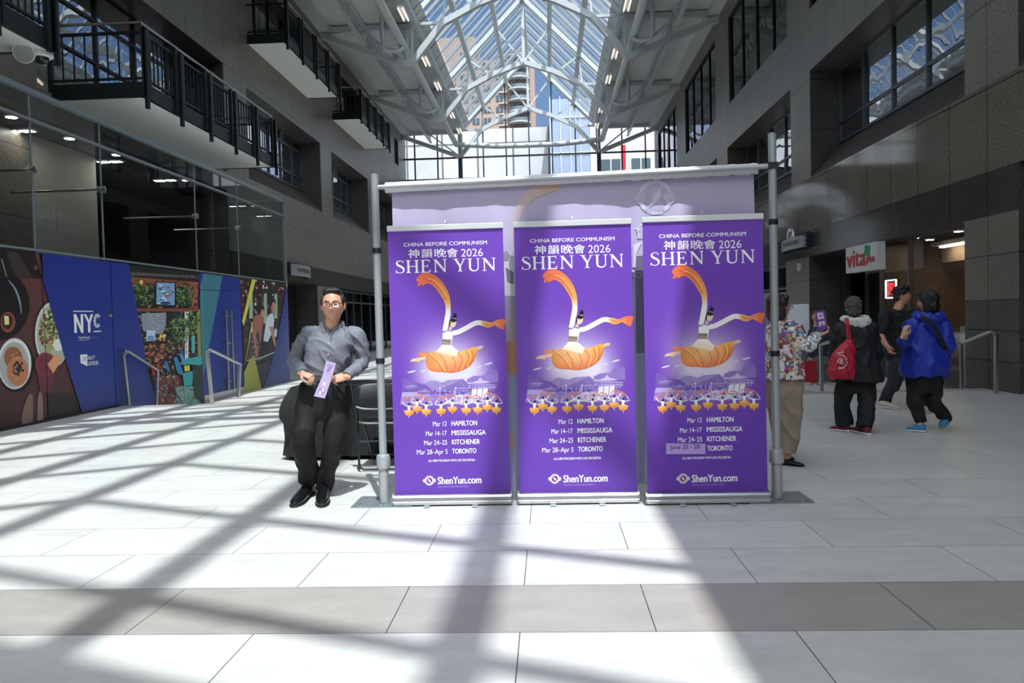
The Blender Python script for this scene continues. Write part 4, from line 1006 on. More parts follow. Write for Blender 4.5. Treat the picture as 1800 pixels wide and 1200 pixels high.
    K.poly(B_((1150,515),(1230,475),(1480,460),(1560,455),(1570,560),(1140,560)), (140,114,186), 2)
    K.poly(B_((1190,575),(1300,530),(1325,490),(1350,530),(1460,560),(1470,580),(1190,585)), (196,184,218), 3)
    K.poly(B_((1160,585),(1540,560),(1560,660),(1160,680)), (112,84,168), 3)
    for i in range(9): K.poly(B_((1170+42*i,600),(1178+42*i,600),(1178+42*i,650),(1170+42*i,650)), (184,170,212), 4)
    K.poly(B_((270,590),(350,560),(370,530),(390,560),(460,585),(460,610),(270,610)), (126,98,178), 2); K.poly(B_((280,612),(450,610),(450,660),(290,665)), (104,74,164), 2)
    K.poly(B_((250,700),(640,690),(640,750),(240,760)), (176,160,208), 2); K.poly(B_((460,690),(630,685),(640,730),(470,735)), (110,80,168), 3)
    rnd = random.Random(2)
    for i in range(130):
        x = 560+560*rnd.random(); K.ell(*qb(x, 665+60*rnd.random()), 1.9, 1.6, rnd.choice([(96,64,158),(122,92,176),(166,148,204),(110,80,168)]), 3, n=7)
    K.poly(B_((240,740),(1540,720),(1560,860),(220,870)), (150,126,196), 1)
    K.poly(B_((800,860),(990,740),(1090,720),(1060,860)), (206,198,222), 2); K.poly(B_((880,850),(1000,770),(1060,760),(1040,850)), (170,152,204), 3)
    K.poly(B_((1060,770),(1110,725),(1170,725),(1240,790),(1320,780),(1300,840),(1060,850)), (196,186,216), 4); K.poly(B_((1115,790),(1150,755),(1180,790)), (100,70,160), 5)
    for i in range(5): K.ribbon(B_((275,600+14*i),(455,592+14*i)), .5, (168,146,204) if i % 2 else (92,62,152), 3)
    for x0, y0, w_ in ((1150,600,400),(1180,640,360),(980,650,190),(470,690,160),(300,620,150)):
        K.poly(B_((x0-12,y0),(x0+w_*.5,y0-26),(x0+w_+12,y0-6),(x0+w_,y0+4),(x0,y0+8)), (160,138,200), 4); K.ribbon(B_((x0,y0+14),(x0+w_,y0+8)), 1.1, (84,56,146), 4)
        for i in range(int(w_/26)): K.poly(B_((x0+10+26*i,y0+12),(x0+18+26*i,y0+12),(x0+18+26*i,y0+36),(x0+10+26*i,y0+36)), (190,174,214), 4)
    for i in range(60): K.ell(*qb(250+1290*rnd.random(), 740+90*rnd.random()), 3.5, .5, rnd.choice([(178,160,210),(136,110,186),(120,92,176)]), 2, n=8)
    for P in (((560,570),(640,535),(680,600)),((720,540),(780,600),(840,610)),((1080,510),(1040,560),(1100,600)),((960,525),(930,560),(880,590))): K.ribbon(B_(*P), .6, (186,170,212), 3)
    for i in range(3): K.poly(B_((1215+75*i,655-5*i),(1280+75*i,650-5*i),(1265+75*i,770-5*i),(1200+75*i,780-5*i)), (222,218,230), 4)
    for x in (770,985): K.ribbon(B_((x,635),(x,800)), .8, (206,196,222), 4); K.ell(*qb(x,640), 1.4, 1.6, (216,208,228), 4)
    for cx_, cy_, r_ in ((1440,305,60),(1290,350,55),(380,415,60),(540,405,40)): K.ell(*qb(cx_,cy_), r_/7.8, 1.6, (206,196,220), 1, rot=-.25)
    # the leaping dancer
    OR, OY, WH, SK = (224,112,76), (238,164,86), (240,237,232), (226,186,160)
    pth = smoothpath([(278,196),(310,165),(360,165),(415,205),(458,270),(482,330),(488,400),(478,470),(462,545)], 4); n = len(pth)
    wid = np.interp(np.linspace(0,1,n), [0,.12,.3,.5,.62,.7,.85,1], [16,20,17,14.5,10.5,8.5,9.5,8]).tolist()
    col = [mixc(mixc(OR,OY,(t-.2)/.4), WH, (t-.62)/.14) for t in np.linspace(0,1,n)]
    K.ribbon([qa(*p) for p in pth], wid, col, 6)
    K.poly([qa(*p) for p in smoothpath([(262,214),(272,186),(272,160),(288,142),(330,136),(370,146),(372,190),(340,188),(310,186),(288,206),(275,222)],3)], OR, 7); K.ribbon(A_((300,160),(380,190),(440,262),(470,320)), 1.5, (205,92,62), 7)
    K.ribbon([qa(p[0]+6,p[1]+4) for p in pth[6:18]], 1.2, (250,196,132), 7)
    pth = smoothpath([(512,560),(560,552),(620,522),(690,486),(735,488),(785,500),(830,488),(870,492),(899,500)], 4); n = len(pth)
    wid = np.interp(np.linspace(0,1,n), [0,.3,.5,.58,.66,.72,.8,.9,1], [8,8.6,8.6,11,8,5.5,13,18,17]).tolist()
    col = [mixc(WH, mixc(OY,OR,(t-.7)/.2), (t-.46)/.1) for t in np.linspace(0,1,n)]
    K.ribbon([qa(*p) for p in pth], wid, col, 6); K.ribbon(A_((735,482),(790,505),(850,470),(895,480)), 1.3, (214,102,66), 7)
    K.poly(A_((208,768),(225,748),(268,738),(325,728),(325,752),(285,760),(272,774),(262,768)), SK, 6); K.poly(A_((688,664),(720,652),(744,652),(738,670),(700,684),(686,684)), SK, 6)
    sk = [(443,645),(506,645),(545,680),(572,692),(640,672),(692,660),(694,705),(680,752),(648,795),(600,826),(545,843),(500,848),(440,842),(385,840),(345,822),(326,785),(320,738),(276,728),(274,700),(320,700),(400,690)]
    cc = [WH,WH,(242,220,196),(240,196,140),OY,(240,168,78),(234,150,64),(226,128,62),(220,118,66),(216,112,70),(218,116,72),(220,118,70),(222,120,62),(224,126,64),(224,130,66),(216,128,66),(204,140,70),(206,120,84),(214,132,90),(196,140,78),(232,190,150)]
    sc2 = smoothpath([tuple(a)+tuple(c) for a, c in zip(sk+[sk[0]], cc+[cc[0]])], 3)[:-1]; sk = [p[:2] for p in sc2]; cc = [tuple(min(255,max(0,v)) for v in p[2:]) for p in sc2]
    for i in range(len(sk)):
        j = (i+1) % len(sk); mid = (500,725); K.poly(A_(mid, sk[i], sk[j]), [(240,190,136), cc[i], cc[j]], 6)
    K.poly(A_((445,645),(506,645),(560,690),(545,730),(470,715),(400,695)), [(242,240,238),(242,240,238),(240,232,222),(240,214,184),(242,226,206),(238,214,184)], 7)
    for P in (((330,705),(400,760),(450,840)),((430,720),(470,780),(480,845)),((560,700),(590,760),(560,838)),((620,690),(640,750),(600,820)),((660,680),(665,740),(640,790)),((520,730),(540,790),(520,846)),((690,700),(660,770),(610,815))):
        K.ribbon([qa(*p) for p in smoothpath(P,5)], 1.3, (206,112,58), 8)
    for P in (((350,705),(420,770),(470,838)),((590,695),(610,750),(585,826)),((640,682),(652,740),(625,800))): K.ribbon([qa(*p) for p in smoothpath(P,5)], 1.1, (248,196,112), 8)
    K.poly(A_((448,560),(470,535),(505,538),(528,558),(520,590),(510,645),(443,642),(446,600)), WH, 9)
    K.poly(A_((443,602),(510,606),(507,645),(443,642)), (150,132,120), 10); K.ribbon(A_((446,615),(508,620)), .7, (104,88,84), 11); K.ribbon(A_((446,630),(507,634)), .7, (196,180,150), 11)
    K.ribbon(A_((455,555),(485,540),(520,548)), 2.0, (110,140,190), 10)
    K.poly(A_((494,515),(516,520),(512,545),(492,542)), SK, 9)
    K.ell(*qa(523,487), 5.6, 7.8, (238,208,190), 10, rot=.2); K.ell(*qa(526,466), 5.6, 3.4, (34,26,34), 11); K.ell(*qa(500,486), 1.4, 5, (34,26,34), 11); K.ell(*qa(536,438), 3.6, 3.8, (34,26,34), 10)
    K.ribbon(A_((530,424),(536,414)), 1.6, (34,26,34), 10); K.ribbon(A_((540,424),(548,416)), 1.6, (34,26,34), 10); K.ribbon(A_((524,452),(546,456)), .9, (220,220,226), 11)
    for x in (516,532): K.ell(*qa(x,482), .9, .6, (40,30,36), 11, n=8)
    K.ell(*qa(527,502), .9, .5, (190,60,60), 11, n=8)
    # the row of small dancers
    for i, (x, y, f) in enumerate(((345,955,1),(455,900,-1),(580,940,1),(785,935,-1),(940,905,1),(1130,925,-1),(1290,915,1),(1420,880,-1),(1545,915,1))):
        o2 = (232,150+8*(i % 3),72)
        K.ribbon([qb(*p) for p in smoothpath([(x-95*f,y-120),(x-50*f,y-170),(x+10*f,y-165),(x+50*f,y-120)],5)], 1.9, (222,130,92), 5)
        K.ribbon(B_((x-95*f,y-130),(x-60*f,y-80),(x-5*f,y-60)), 1.5, (236,232,232), 6); K.ribbon(B_((x+50*f,y-125),(x+85*f,y-70),(x+5*f,y-55)), 1.5, (236,232,232), 6)
        K.poly(B_((x-22,y-75),(x+18,y-75),(x+14,y-5),(x-16,y-5)), (238,236,236), 6); K.ell(*qb(x+3,y-95), 2.0, 2.4, (46,38,50), 7, n=10)
        K.poly(B_((x-75,y-5),(x-20,y-14),(x+25,y-14),(x+72,y+2),(x+52,y+55),(x+10,y+72),(x-45,y+60)), [o2,(240,196,110),(240,196,110),o2,(214,130,60),(206,124,56),(220,140,62)], 7)
        K.poly(B_((x-8,y+60),(x+6,y+60),(x+4,y+92),(x-4,y+92)), (236,224,214), 6)
    return K
KI = banner_ink(); sheet_me = KI.mb.mesh('banner_sheet', m_print('banner_ink', .38, .4))
b1 = empty('roll_up_banner', (-.748,5.74,0), 'left one of the three purple roll-up banners, next to the grey post', 'banner', 'purple dance show roll-up banners')
def attach(o, par): o.parent = par; o.matrix_parent_inverse = Matrix.Translation(-par.location); C.objects.link(o); return o
attach(bpy.data.objects.new('banner_sheet', sheet_me), b1)
back = MB().box(-1.176,-.320,YB+.0005,YB+.0015,.08,2.07).build('banner_backing', M('banner_back', (188,184,196), .6), b1)
prof = [(5.70,.012),(5.695,.02),(5.692,.034),(5.698,.040),(5.698,.046),(5.690,.052),(5.692,.068),(5.704,.082),(5.722,.086),(5.748,.086),(5.775,.075),(5.785,.045),(5.785,.012)]
m = MB(); m.loft([[(x,y,z) for y, z in prof] for x in (-1.186,-.312)]); m.build('base_cassette', alu, b1)
for x in (-1.196,-.312):
    m = MB(); m.loft([[(xx, (y-5.74)*1.12+5.74, z*1.10) for y, z in prof] for xx in (x, x+.010)])
    m.build('end_cap', M('end_cap_grey', (150,152,156), .4, .3), b1)
for x in (-.935,-.575):
    m = MB(); m.loft([[(x+s*.022, y, z) for y, z in ((5.655,.002),(5.648,.006),(5.655,.011),(5.86,.014),(5.865,.008),(5.86,.002))] for s in (-1,1)]); m.build('foot', M('foot_steel', (168,172,176), .35, .7), b1)
m = MB(); m.loft([[(x, YB-.012+.03*a, 2.052+.042*b_) for a, b_ in ((0,.1),(0,.9),(.2,1),(.8,1),(1,.8),(1,.2),(.8,0),(.2,0))] for x in (-1.181,-.317)]); m.build('top_rail', M('white_rail', (226,228,230), .35, .3), b1)
m = MB(); m.tube([(-.748,5.765,.08),(-.748,5.765,2.115)], .009, 8); m.tube([(-.748,5.765,2.10),(-.748,5.745,2.12),(-.748,5.74,2.10)], .005, 6); m.build('support_pole', alu, b1, 40)
b2 = copy_tree(b1); b2.location.x += .9385; b2.location.y -= .005; b2['label'] = 'middle one of the three purple roll-up banners'
b3 = copy_tree(b1); b3.location.x += 1.873; b3.location.y -= .065; b3['label'] = 'right purple roll-up banner, the one with a pale paper date sticker'
ys = YB-.065-.006
st = MB(); c4 = [on_y(x, y, ys) for x, y in ((1170.6,778.7),(1240.1,779.6),(1240.1,797.9),(1171.1,797.9))]; st.prism(c4, (0,.0012,0)); o = st.build('date_sticker', M('lavender_paper', (176,152,214), .6), b3); o['label'] = 'pale lavender paper sticker'
K = Ink(lambda u, v: on_y(u, v, ys-.001), (0,-1,0), .0005); K.text('June 25 - 28', (1177.3,789.4), (1230,788.1), 7.6, (70,44,110), 1, off=.002)
for x, y in ((1179,789.6),(1227,788.4)): pass
K.build('handwritten_date', ink, o)

# grey stand with two posts, and the pale backdrop hung between them
stand = empty('backdrop_stand', (.19,5.8,0), 'grey steel pipe stand with two posts on square plates behind the banners', 'stand')
pipe = M('painted_grey_pipe', (172,177,180), .38, .35); band = M('black_band', (26,27,30), .5)
for sd, (x, y, zt) in enumerate(((-1.28,5.81,2.47),(1.655,5.765,2.66))):
    m = MB(); m.tube([(x,y,.2),(x,y,zt)], .029, 18); m.lathe([(.0,0),(.029,0),(.031,.02),(.0,.03)], (x,y,zt), n=18); o = m.build('post', pipe, stand, 40)
    q_ = MB(); q_.lathe([(.038,.012),(.038,.27),(.050,.275),(.052,.29),(.052,.36),(.046,.375),(.030,.38)], (x,y,0), n=20); q_.build('post_sleeve', pipe, stand, 40)
    for z in ((1.90,1.07) if sd == 0 else (2.02,1.06)):
        MB().lathe([(.033,0),(.034,.006),(.034,.034),(.033,.04)], (x,y,z), n=18).build('band', band, o, 40)
    p = MB(); x0, x1 = (x-.23, x+.23); p.box(x0,x1,y-.13,y+.22,.0,.009); p.build('base_plate', M('galvanised_plate', (150,158,164), .4, .6, noise=.1, nscale=14), stand)
    MB().box(x-.006,x+.006,y-.12,y-.03,.009,.022).build('plate_rib', alu, stand)
    for dx, dy in ((-.17,.12),(-.17,-.06),(.17,.12),(.17,-.06)): MB().lathe([(.012,.009),(.010,.017)], (x+dx,y+dy,0), n=8).build('bolt', alu, stand)
m = MB(); m.tube([(-1.28,5.81,2.395),(1.655,5.765,2.445)], .018, 12); m.build('crossbar', pipe, stand, 40)
m = MB(); m.tube([(1.56,5.79,2.445),(1.64,5.775,2.447)], .026, 12); m.box(1.62,1.69,5.735,5.80,2.42,2.47); m.build('clamp', M('dark_clamp', (60,62,66), .4, .5), stand, 40)
bd = empty('cloth_backdrop', (.2,5.83,0), 'pale lavender cloth backdrop seen from its back, hanging behind the purple banners', 'backdrop')
def bw(x, z): return .010*math.sin(9*x+1.1*z)+.006*math.sin(23*x+.7)+.004*math.sin(41*x-2*z)+.012*math.sin(2.2*z+3*x)
YD = 5.86
def bpt(x, z): return (x, YD+bw(x,z)*min(1,max(.06,(2.36-z)/.45))-.015*(2.4-z)*.3, z)
m = MB(); nx, nz = 110, 40; xa, xb = -1.163, 1.545
def ztop(x): return 2.355+.018*(x-xa)
rows = [[bpt(xa+(xb-xa)*i/nx, .11+(ztop(xa+(xb-xa)*i/nx)-.11)*j/nz) for i in range(nx+1)] for j in range(nz+1)]
m.loft(rows, caps=False, closed=False); m.build('sheet', M('lavender_cloth', (184,176,206), .8), bd, 60)
K = Ink(lambda u, v: (lambda p: bpt(p.x, p.z))(on_y(u, v, YD)), (0,-1,0), .002)
F = lambda c: mixc(c, (184,176,206), .45)
K.grid([[(700,660),(1336,650)],[(700,860),(1336,850)]], [[(176,172,204)]*2,[(168,168,206)]*2], 1) if False else None
pr = smoothpath([(905,470),(902,420),(912,370),(935,342),(962,329),(985,326)], 5); K.ribbon(pr, np.interp(np.linspace(0,1,len(pr)), [0,.4,.75,1], [9,13,22,12]).tolist(), [mixc((196,192,214),(206,172,150),i/len(pr)) for i in range(len(pr))], 2)
K.poly([(884,455),(896,440),(904,470),(906,520),(886,520)], (206,204,212), 2); K.poly([(889,470),(903,478),(903,500),(892,494)], (120,116,138), 3); K.ell(889,450,7,9,(150,146,160),3)
K.poly([(886,520),(908,510),(912,640),(888,640)], [(150,146,176)]*2+[(184,160,148)]*2, 2); K.poly([(888,600),(912,600),(914,658),(890,658)], (186,142,120), 3); K.poly([(890,660),(914,660),(918,860),(892,860)], (158,160,196), 2)
K.ell(903,775,9,18,(186,160,140),3)
W2 = (206,204,220)
cx, cy = 1152, 347; ring = [(cx+27*math.cos(2*PI*i/28), cy+27*math.sin(2*PI*i/28)) for i in range(29)]; K.ribbon(ring, 7, W2, 2)
K.poly([(1160,330),(1162,345),(1154,356),(1141,363),(1147,352),(1147,343)], W2, 2); K.ribbon([(1157,336),(1166,325)], 1.8, W2, 2)
for ch, x0 in (('神',1168),('韻',1117)): K.ell(x0+9, 349, 10, 10, (184,176,206), 3); K.text(ch, (x0,355), (x0+18,354), 13, W2, 4, off=.03, mirror=True)
K.text('SHEN YUN', (1134,372), (1168,371), 6, (184,176,206), 4, off=.02, mirror=True); K.text('PERFORMING ARTS', (1131,379), (1172,377.5), 3.5, W2, 3, mirror=True)
K.text('會', (1116,417), (1142,416), 19, W2, 3, off=.03, mirror=True)
v_, f_ = serif_text('YUN'); K.text('', (1020,500), (1128,497), 72, W2, 3, glyphs=(v_,f_), mirror=True) if False else None
K.poly([(1113,430),(1128,424),(1127,428),(1118,446),(1117,470),(1112,470)], W2, 3)
K.poly([(1116,450),(1140,449),(1150,620),(1118,620)], (108,104,132), 2); K.text('2O26', (1100,490), (1136,489), 11, (150,148,164), 3, mirror=True)
K.poly([(1118,620),(1150,620),(1152,848),(1124,848)], (150,150,188), 2); K.ribbon([(1122,848),(1150,847)], 1.2, (206,204,220), 3)
K.build('faint_print', m_print('cloth_ink', .8, .2), bd)
m = MB(); rings = []
for i in range(90):
    x = xa-.04+(xb-xa+.06)*i/89; zc = 2.398+.0175*(x-xa); wr = .0035*math.sin(60*x)+.003*math.sin(97*x+1) if x > .5 else .0012*math.sin(40*x)
    rings.append([(x, YD-.028+(.036+wr)*math.cos(t), zc-.004+(.040+wr*math.sin(3*t+20*x))*math.sin(t)) for t in [2*PI*k/16 for k in range(16)]])
m.loft(rings); m.build('pole_sleeve', M('white_cloth', (214,214,218), .8), bd, 50)

# table under a black cloth, chair, things on the table
tb = empty('folding_table', (-1.75,8.05,0), 'folding table hidden under a black cloth behind the standing man', 'table')
MB().box(-2.66,-.86,7.70,8.42,.705,.735).build('table_top', M('table_grey', (150,150,150), .6), tb)
for x in (-2.5,-1.0):
    for y in (7.8,8.32): MB().tube([(x,y,0),(x,y,.71)], .016, 8).build('leg', M('table_leg', (80,82,84), .4, .5), tb, 40)
def drape(x0, x1, y0, y1, z):
    per = []; 
    def seg(a, b, nrm, n):
        for i in range(n): t = i/n; per.append((a[0]+(b[0]-a[0])*t, a[1]+(b[1]-a[1])*t, nrm))
    seg((x0,y1),(x0,y0),(-1,0),14); seg((x0,y0),(x1,y0),(0,-1),46); seg((x1,y0),(x1,y1),(1,0),14); seg((x1,y1),(x0,y1),(0,1),46)
    n = len(per); rows = []
    for j in range(15):
        d = j/14; r = []
        for i, (x, y, nr) in enumerate(per):
            a, b = per[i-1][2], per[(i+1) % n][2]; nx, ny = nr
            cd = min(math.hypot(x-cx, y-cy) for cx, cy in ((x0,y0),(x1,y0),(x0,y1),(x1,y1)))
            fl = .10*math.exp(-cd/.07)*math.sin(PI*min(1,d*1.35))*(1.25 if d < .5 else 1)
            cx, cy = (x0+x1)/2, (y0+y1)/2; ox, oy = (1 if x > cx else -1), (1 if y > cy else -1)
            wv = d*(.020*math.sin(i*.9)+.012*math.sin(i*2.1+1)); drop = .70*d+.004*math.sin(i*1.3)*d
            r.append((x+nx*(.012+wv+.02*d)+ox*fl*.75+min(0,nx)*.11*d, y+ny*(.012+wv+.02*d)+oy*fl*.75, z-drop))
        rows.append(r)
    return rows
m = MB(); R_ = drape(-2.61,-.84,7.68,8.44,.742); m.loft([[(p[0]*.0+p[0], p[1], .744) for p in [(a*1.0, b, c) for a, b, c in R_[0]]]]+R_, caps=False)
m.f.append(tuple(range(len(R_[0])))); m.m.append(0)
o = m.build('tablecloth', M('black_tablecloth', (16,17,19), .8, bump=.15, bscale=14), None, 45); tag(o, 'black cloth draped over the table behind the standing man', 'tablecloth')
for i, (x, y, a) in enumerate(((-1.66,7.8,.1),(-1.48,7.78,-.2),(-1.35,7.86,.3),(-1.2,7.8,0))):
    c, s = math.cos(a), math.sin(a); P_ = [(x+c*u-s*v, y+s*u+c*v, .748+.002*i) for u, v in ((-.10,-.05),(.10,-.05),(.10,.05),(-.10,.05))]
    o = MB().prism(P_, (0,0,.0015)).build('flyer', M('flyer_lilac', (168,140,190), .5)); tag(o, 'lilac flyer lying on the black table, '+['nearest the standing man','second from the standing man','third from the standing man','nearest the purple banner'][i], 'flyer', 'flyers lying on the table')
bx = MB(); bx.box(-1.52,-1.22,8.12,8.3,.75,.95); o = bx.build('display_box', M('navy_card', (24,40,84), .4)); tag(o, 'dark blue display box on the black table behind the grey post', 'box')
K = Ink(lambda u, v: (u, 8.118, v), (0,-1,0), .001); K.poly([(-1.5,.80),(-1.24,.80),(-1.24,.90),(-1.5,.90)], (44,74,130), 1); K.build('box_print', ink, o)
ch = empty('folding_chair', (-1.6,7.25,0), 'black folding chair between the standing man and the grey post', 'chair')
vin, tub = M('black_vinyl', (28,29,31), .42), M('dark_chair_tube', (70,72,75), .3, .7)
xl, xr = -1.80, -1.36
for x, s in ((xl,1),(xr,-1)):
    m = MB(); m.tube(smoothpath([(x+.02*s,7.06,.02),(x,7.12,.25),(x-.01*s,7.16,.48),(x-.03*s,7.06,.80)],4), .012, 8); m.build('leg', tub, ch, 40)
    m = MB(); m.tube(smoothpath([(x+.03*s,7.58,.02),(x+.03*s,7.40,.25),(x+.03*s,7.2,.44)],4), .012, 8); m.build('leg', tub, ch, 40)
for pt_, r_ in (([(xl+.02,7.06,.05),(xl+.06,7.05,.02),(xr-.06,7.05,.02),(xr-.02,7.06,.05)],.011), ([(xl+.03,7.54,.07),(xr-.03,7.54,.07)],.010), ([(xl,7.13,.27),(xr,7.13,.27)],.009)):
    MB().tube(pt_, r_, 8).build('stretcher', tub, ch, 40)
m = MB(); m.loft([[(xl+.03+(xr-xl-.06)*t, 7.14+.40*u, .445+h) for u, h in ((0,.0),(.02,.022),(.5,.03),(.97,.022),(1,0),(.97,-.012),(.5,-.014),(.03,-.012))] for t in (0,.05,.5,.95,1)]); m.build('seat', vin, ch, 40)
m = MB(); m.tube(smoothpath([(xl+.01,7.14,.45),(xl+.1,7.125,.44),(xr-.1,7.125,.44),(xr-.01,7.14,.45)],4), .010, 8); m.build('seat_rail', inox, ch, 40)
m = MB(); N_ = 13; m.loft([[(xl-.01+(xr-xl+.02)*t, 7.05+dy+.045*math.sin(PI*t), z+dz) for dy, z, dz in ((-.016,.60,0),(-.016,.80-.05*(2*t-1)**4,0),(0,.815-.05*(2*t-1)**4,0),(.014,.80-.05*(2*t-1)**4,0),(.014,.60,0),(0,.59,0))] for t in [i/(N_-1) for i in range(N_)]]); m.build('backrest', vin, ch, 50)
m = MB(); m.tube(smoothpath([(xl,7.05,.61),(xl+.1,7.03,.585),(xr-.1,7.03,.585),(xr,7.05,.61)],4), .008, 8); m.build('back_rail', inox, ch, 40)
# ================================================================ PEOPLE
def lerp(a, b, t): return a+(b-a)*t
def limb(mb, pts, rad, n=16, flat=1., up=None, sub=5, hem=False):
    """tapering limb through the points, rounded at both ends"""
    k = len(pts); P = [Vector(p) for p in smoothpath([tuple(p) for p in pts], sub)] if k > 2 else [Vector(pts[0]).lerp(Vector(pts[1]), i/6) for i in range(7)]
    R = np.interp(np.linspace(0, k-1, len(P)), range(k), rad).tolist()
    d0, d1 = (P[0]-P[1]).normalized(), (P[-1]-P[-2]).normalized()
    A = [(P[0]+d0*(R[0]*math.sin(a)), R[0]*math.cos(a)) for a in (1.35, .9, .45)]; B = [(P[-1]+d1*(R[-1]*math.sin(a)), R[-1]*math.cos(a)) for a in (.45, .9, 1.35)]
    if hem: B = []
    mb.tube([p for p, r in A]+P+[p for p, r in B], [r for p, r in A]+R+[r for p, r in B], n, flat=flat, up=up)
def blob(mb, c, r, rot=None, nu=20, nv=14, fn=None):
    vs = []; c = Vector(c)
    for j in range(nv+1):
        ph = -PI/2+PI*(.02+.96*j/nv)
        for i in range(nu):
            th = 2*PI*i/nu; d = Vector((math.cos(ph)*math.cos(th), math.cos(ph)*math.sin(th), math.sin(ph)))
            p = Vector((d.x*r[0], d.y*r[1], d.z*r[2]))
            if fn: p = fn(d, p)
            vs.append(c+(rot @ p if rot else p))
    fs = [(j*nu+i, j*nu+(i+1)%nu, (j+1)*nu+(i+1)%nu, (j+1)*nu+i) for j in range(nv) for i in range(nu)]
    mb.add(vs, fs+[tuple(range(nu-1,-1,-1)), tuple(range(nv*nu, (nv+1)*nu))])
def torso(mb, rows, yaw=0., n=28, e=2.4):
    """stack of rounded sections (centre, half width, half depth), turned by yaw"""
    c, s = math.cos(yaw), math.sin(yaw); rings = []
    P = smoothpath([tuple(r[0])+(r[1], r[2]) for r in rows], 4)
    for q in P:
        rg = []
        for i in range(n):
            t = 2*PI*i/n; ct, st = math.cos(t), math.sin(t)
            x = q[3]*math.copysign(abs(ct)**(2/e), ct); y = q[4]*math.copysign(abs(st)**(2/e), st)
            rg.append((q[0]+x*c-y*s, q[1]+x*s+y*c, q[2]))
        rings.append(rg)
    mb.loft(rings)
def grow(mb, name, mat, parent, vox=.006, sm=3, amp=0., sc_=9., stretch=(1,1,1), seed=0., keep=None):
    """fuse all pieces into one continuous skin; amp adds folds of cloth"""
    tmp = bpy.data.objects.new('tmp', mb.mesh('tmp', mat)); C.objects.link(tmp)
    r = tmp.modifiers.new('r', 'REMESH'); r.mode = 'VOXEL'; r.voxel_size = vox
    if sm: q = tmp.modifiers.new('s', 'SMOOTH'); q.factor = .5; q.iterations = sm
    dg = bpy.context.evaluated_depsgraph_get(); me = bpy.data.meshes.new_from_object(tmp.evaluated_get(dg)); me.name = name
    old = tmp.data; bpy.data.objects.remove(tmp); bpy.data.meshes.remove(old)
    if amp:
        n = len(me.vertices); co = np.empty(n*3); no = np.empty(n*3); me.vertices.foreach_get('co', co); me.vertices.foreach_get('normal', no)
        co = co.reshape(-1,3); no = no.reshape(-1,3); st = np.array(stretch)*sc_
        q_ = co.copy(); q_[:,2] += .55*co[:,0]+.3*co[:,1]
        ds = np.array([(1-abs(mnoise.noise(Vector(c*st)+Vector((seed,seed,seed)))))**4*1.3-.55+.35*mnoise.noise(Vector(c*st*2.4)+Vector((seed+7,0,0))) for c in q_])
        co += no*(ds*amp)[:,None]; me.vertices.foreach_set('co', co.ravel())
    if not me.materials: me.materials.append(mat)
    me.polygons.foreach_set('use_smooth', [True]*len(me.polygons)); me.update()
    o = bpy.data.objects.new(name, me); C.objects.link(o)
    if parent is not None:
        o.parent = parent; o.matrix_parent_inverse = Matrix.Translation(-parent.location) if parent.type == 'EMPTY' else Matrix.Identity(4)
    return o
def skull(d, p):
    """head shape around its centre, face towards -y"""
    x, y, z = p; dz, dy = d.z, d.y
    if dz < 0:
        x *= 1-.30*(-dz)**1.6
        if dy > 0: y *= 1-.50*min(1, -dz*1.2)
        else: y *= 1-.06*(-dz)
    if dy < -.2: y *= 1-.05*(1-abs(dz))*(-dy)
    G = lambda cx, cz, sx, sz: math.exp(-((x-cx)/sx)**2-((z-cz)/sz)**2) if dy < 0 else 0.
    f = 0.
    f -= .010*G(0,.012,.009,.020)+.019*G(0,-.018,.012,.014)+.006*(G(.012,-.024,.008,.007)+G(-.012,-.024,.008,.007))
    f += .009*(G(.031,.014,.016,.012)+G(-.031,.014,.016,.012)); f -= .004*(G(.03,.036,.022,.008)+G(-.03,.036,.022,.008))
    f -= .004*(G(.043,-.016,.018,.016)+G(-.043,-.016,.018,.016)); f -= .006*(G(0,-.047,.021,.005)+G(0,-.059,.019,.006)); f += .004*G(0,-.0525,.022,.0028)
    f -= .007*G(0,-.090,.022,.016); f += .003*G(0,-.072,.03,.006)
    return Vector((x, y+f, z))
def head_rot(yaw, pitch=0., roll=0.): return Matrix.Rotation(yaw,3,'Z') @ Matrix.Rotation(pitch,3,'X') @ Matrix.Rotation(roll,3,'Y')
def add_head(mb, c, R, s=1.):
    blob(mb, c, (.077*s,.098*s,.119*s), R, 56, 44, lambda d, p: skull(d, p/s)*s)
    for sx in (-1,1): blob(mb, Vector(c)+R @ Vector((sx*.079*s,.010*s,-.004*s)), (.009*s,.019*s,.031*s), R @ Matrix.Rotation(sx*.35,3,'Z'), 12, 8)
def face(c, R, par, s=1., brow=(30,24,22), eye=True):
    c = Vector(c); T = lambda x, y, z: c+R @ (Vector((x,y,z))*s)
    m = MB()
    for sx in (-1,1): blob(m, T(sx*.031,-.079,.013), (.0125*s,.010*s,.0065*s), R, 14, 8)
    e = m.build('eye', M('eye_white', (206,200,196), .25), par, 60)
    m = MB()
    for sx in (-1,1): blob(m, T(sx*.031,-.0862,.0125), (.0055*s,.004*s,.0055*s), R, 12, 8)
    m.build('iris', M('dark_iris', (28,20,18), .15), e, 60)
    m = MB()
    for sx in (-1,1): m.tube([T(sx*.014,-.0925,.032), T(sx*.030,-.0945,.037), T(sx*.047,-.083,.033)], [.0022*s,.0034*s,.0018*s], 8)
    m.build('eyebrow', M('brow_%d' % brow[0], brow, .8), par, 60)
    m = MB(); m.tube([T(-.022,-.0895,-.0525), T(-.010,-.1005,-.0515), T(0,-.1025,-.0525), T(.010,-.1005,-.0515), T(.022,-.0895,-.0525)], [.0015*s,.0042*s,.0045*s,.0042*s,.0015*s], 8, flat=.7); m.build('lips', M('lip_skin', (150,88,80), .5), par, 60)
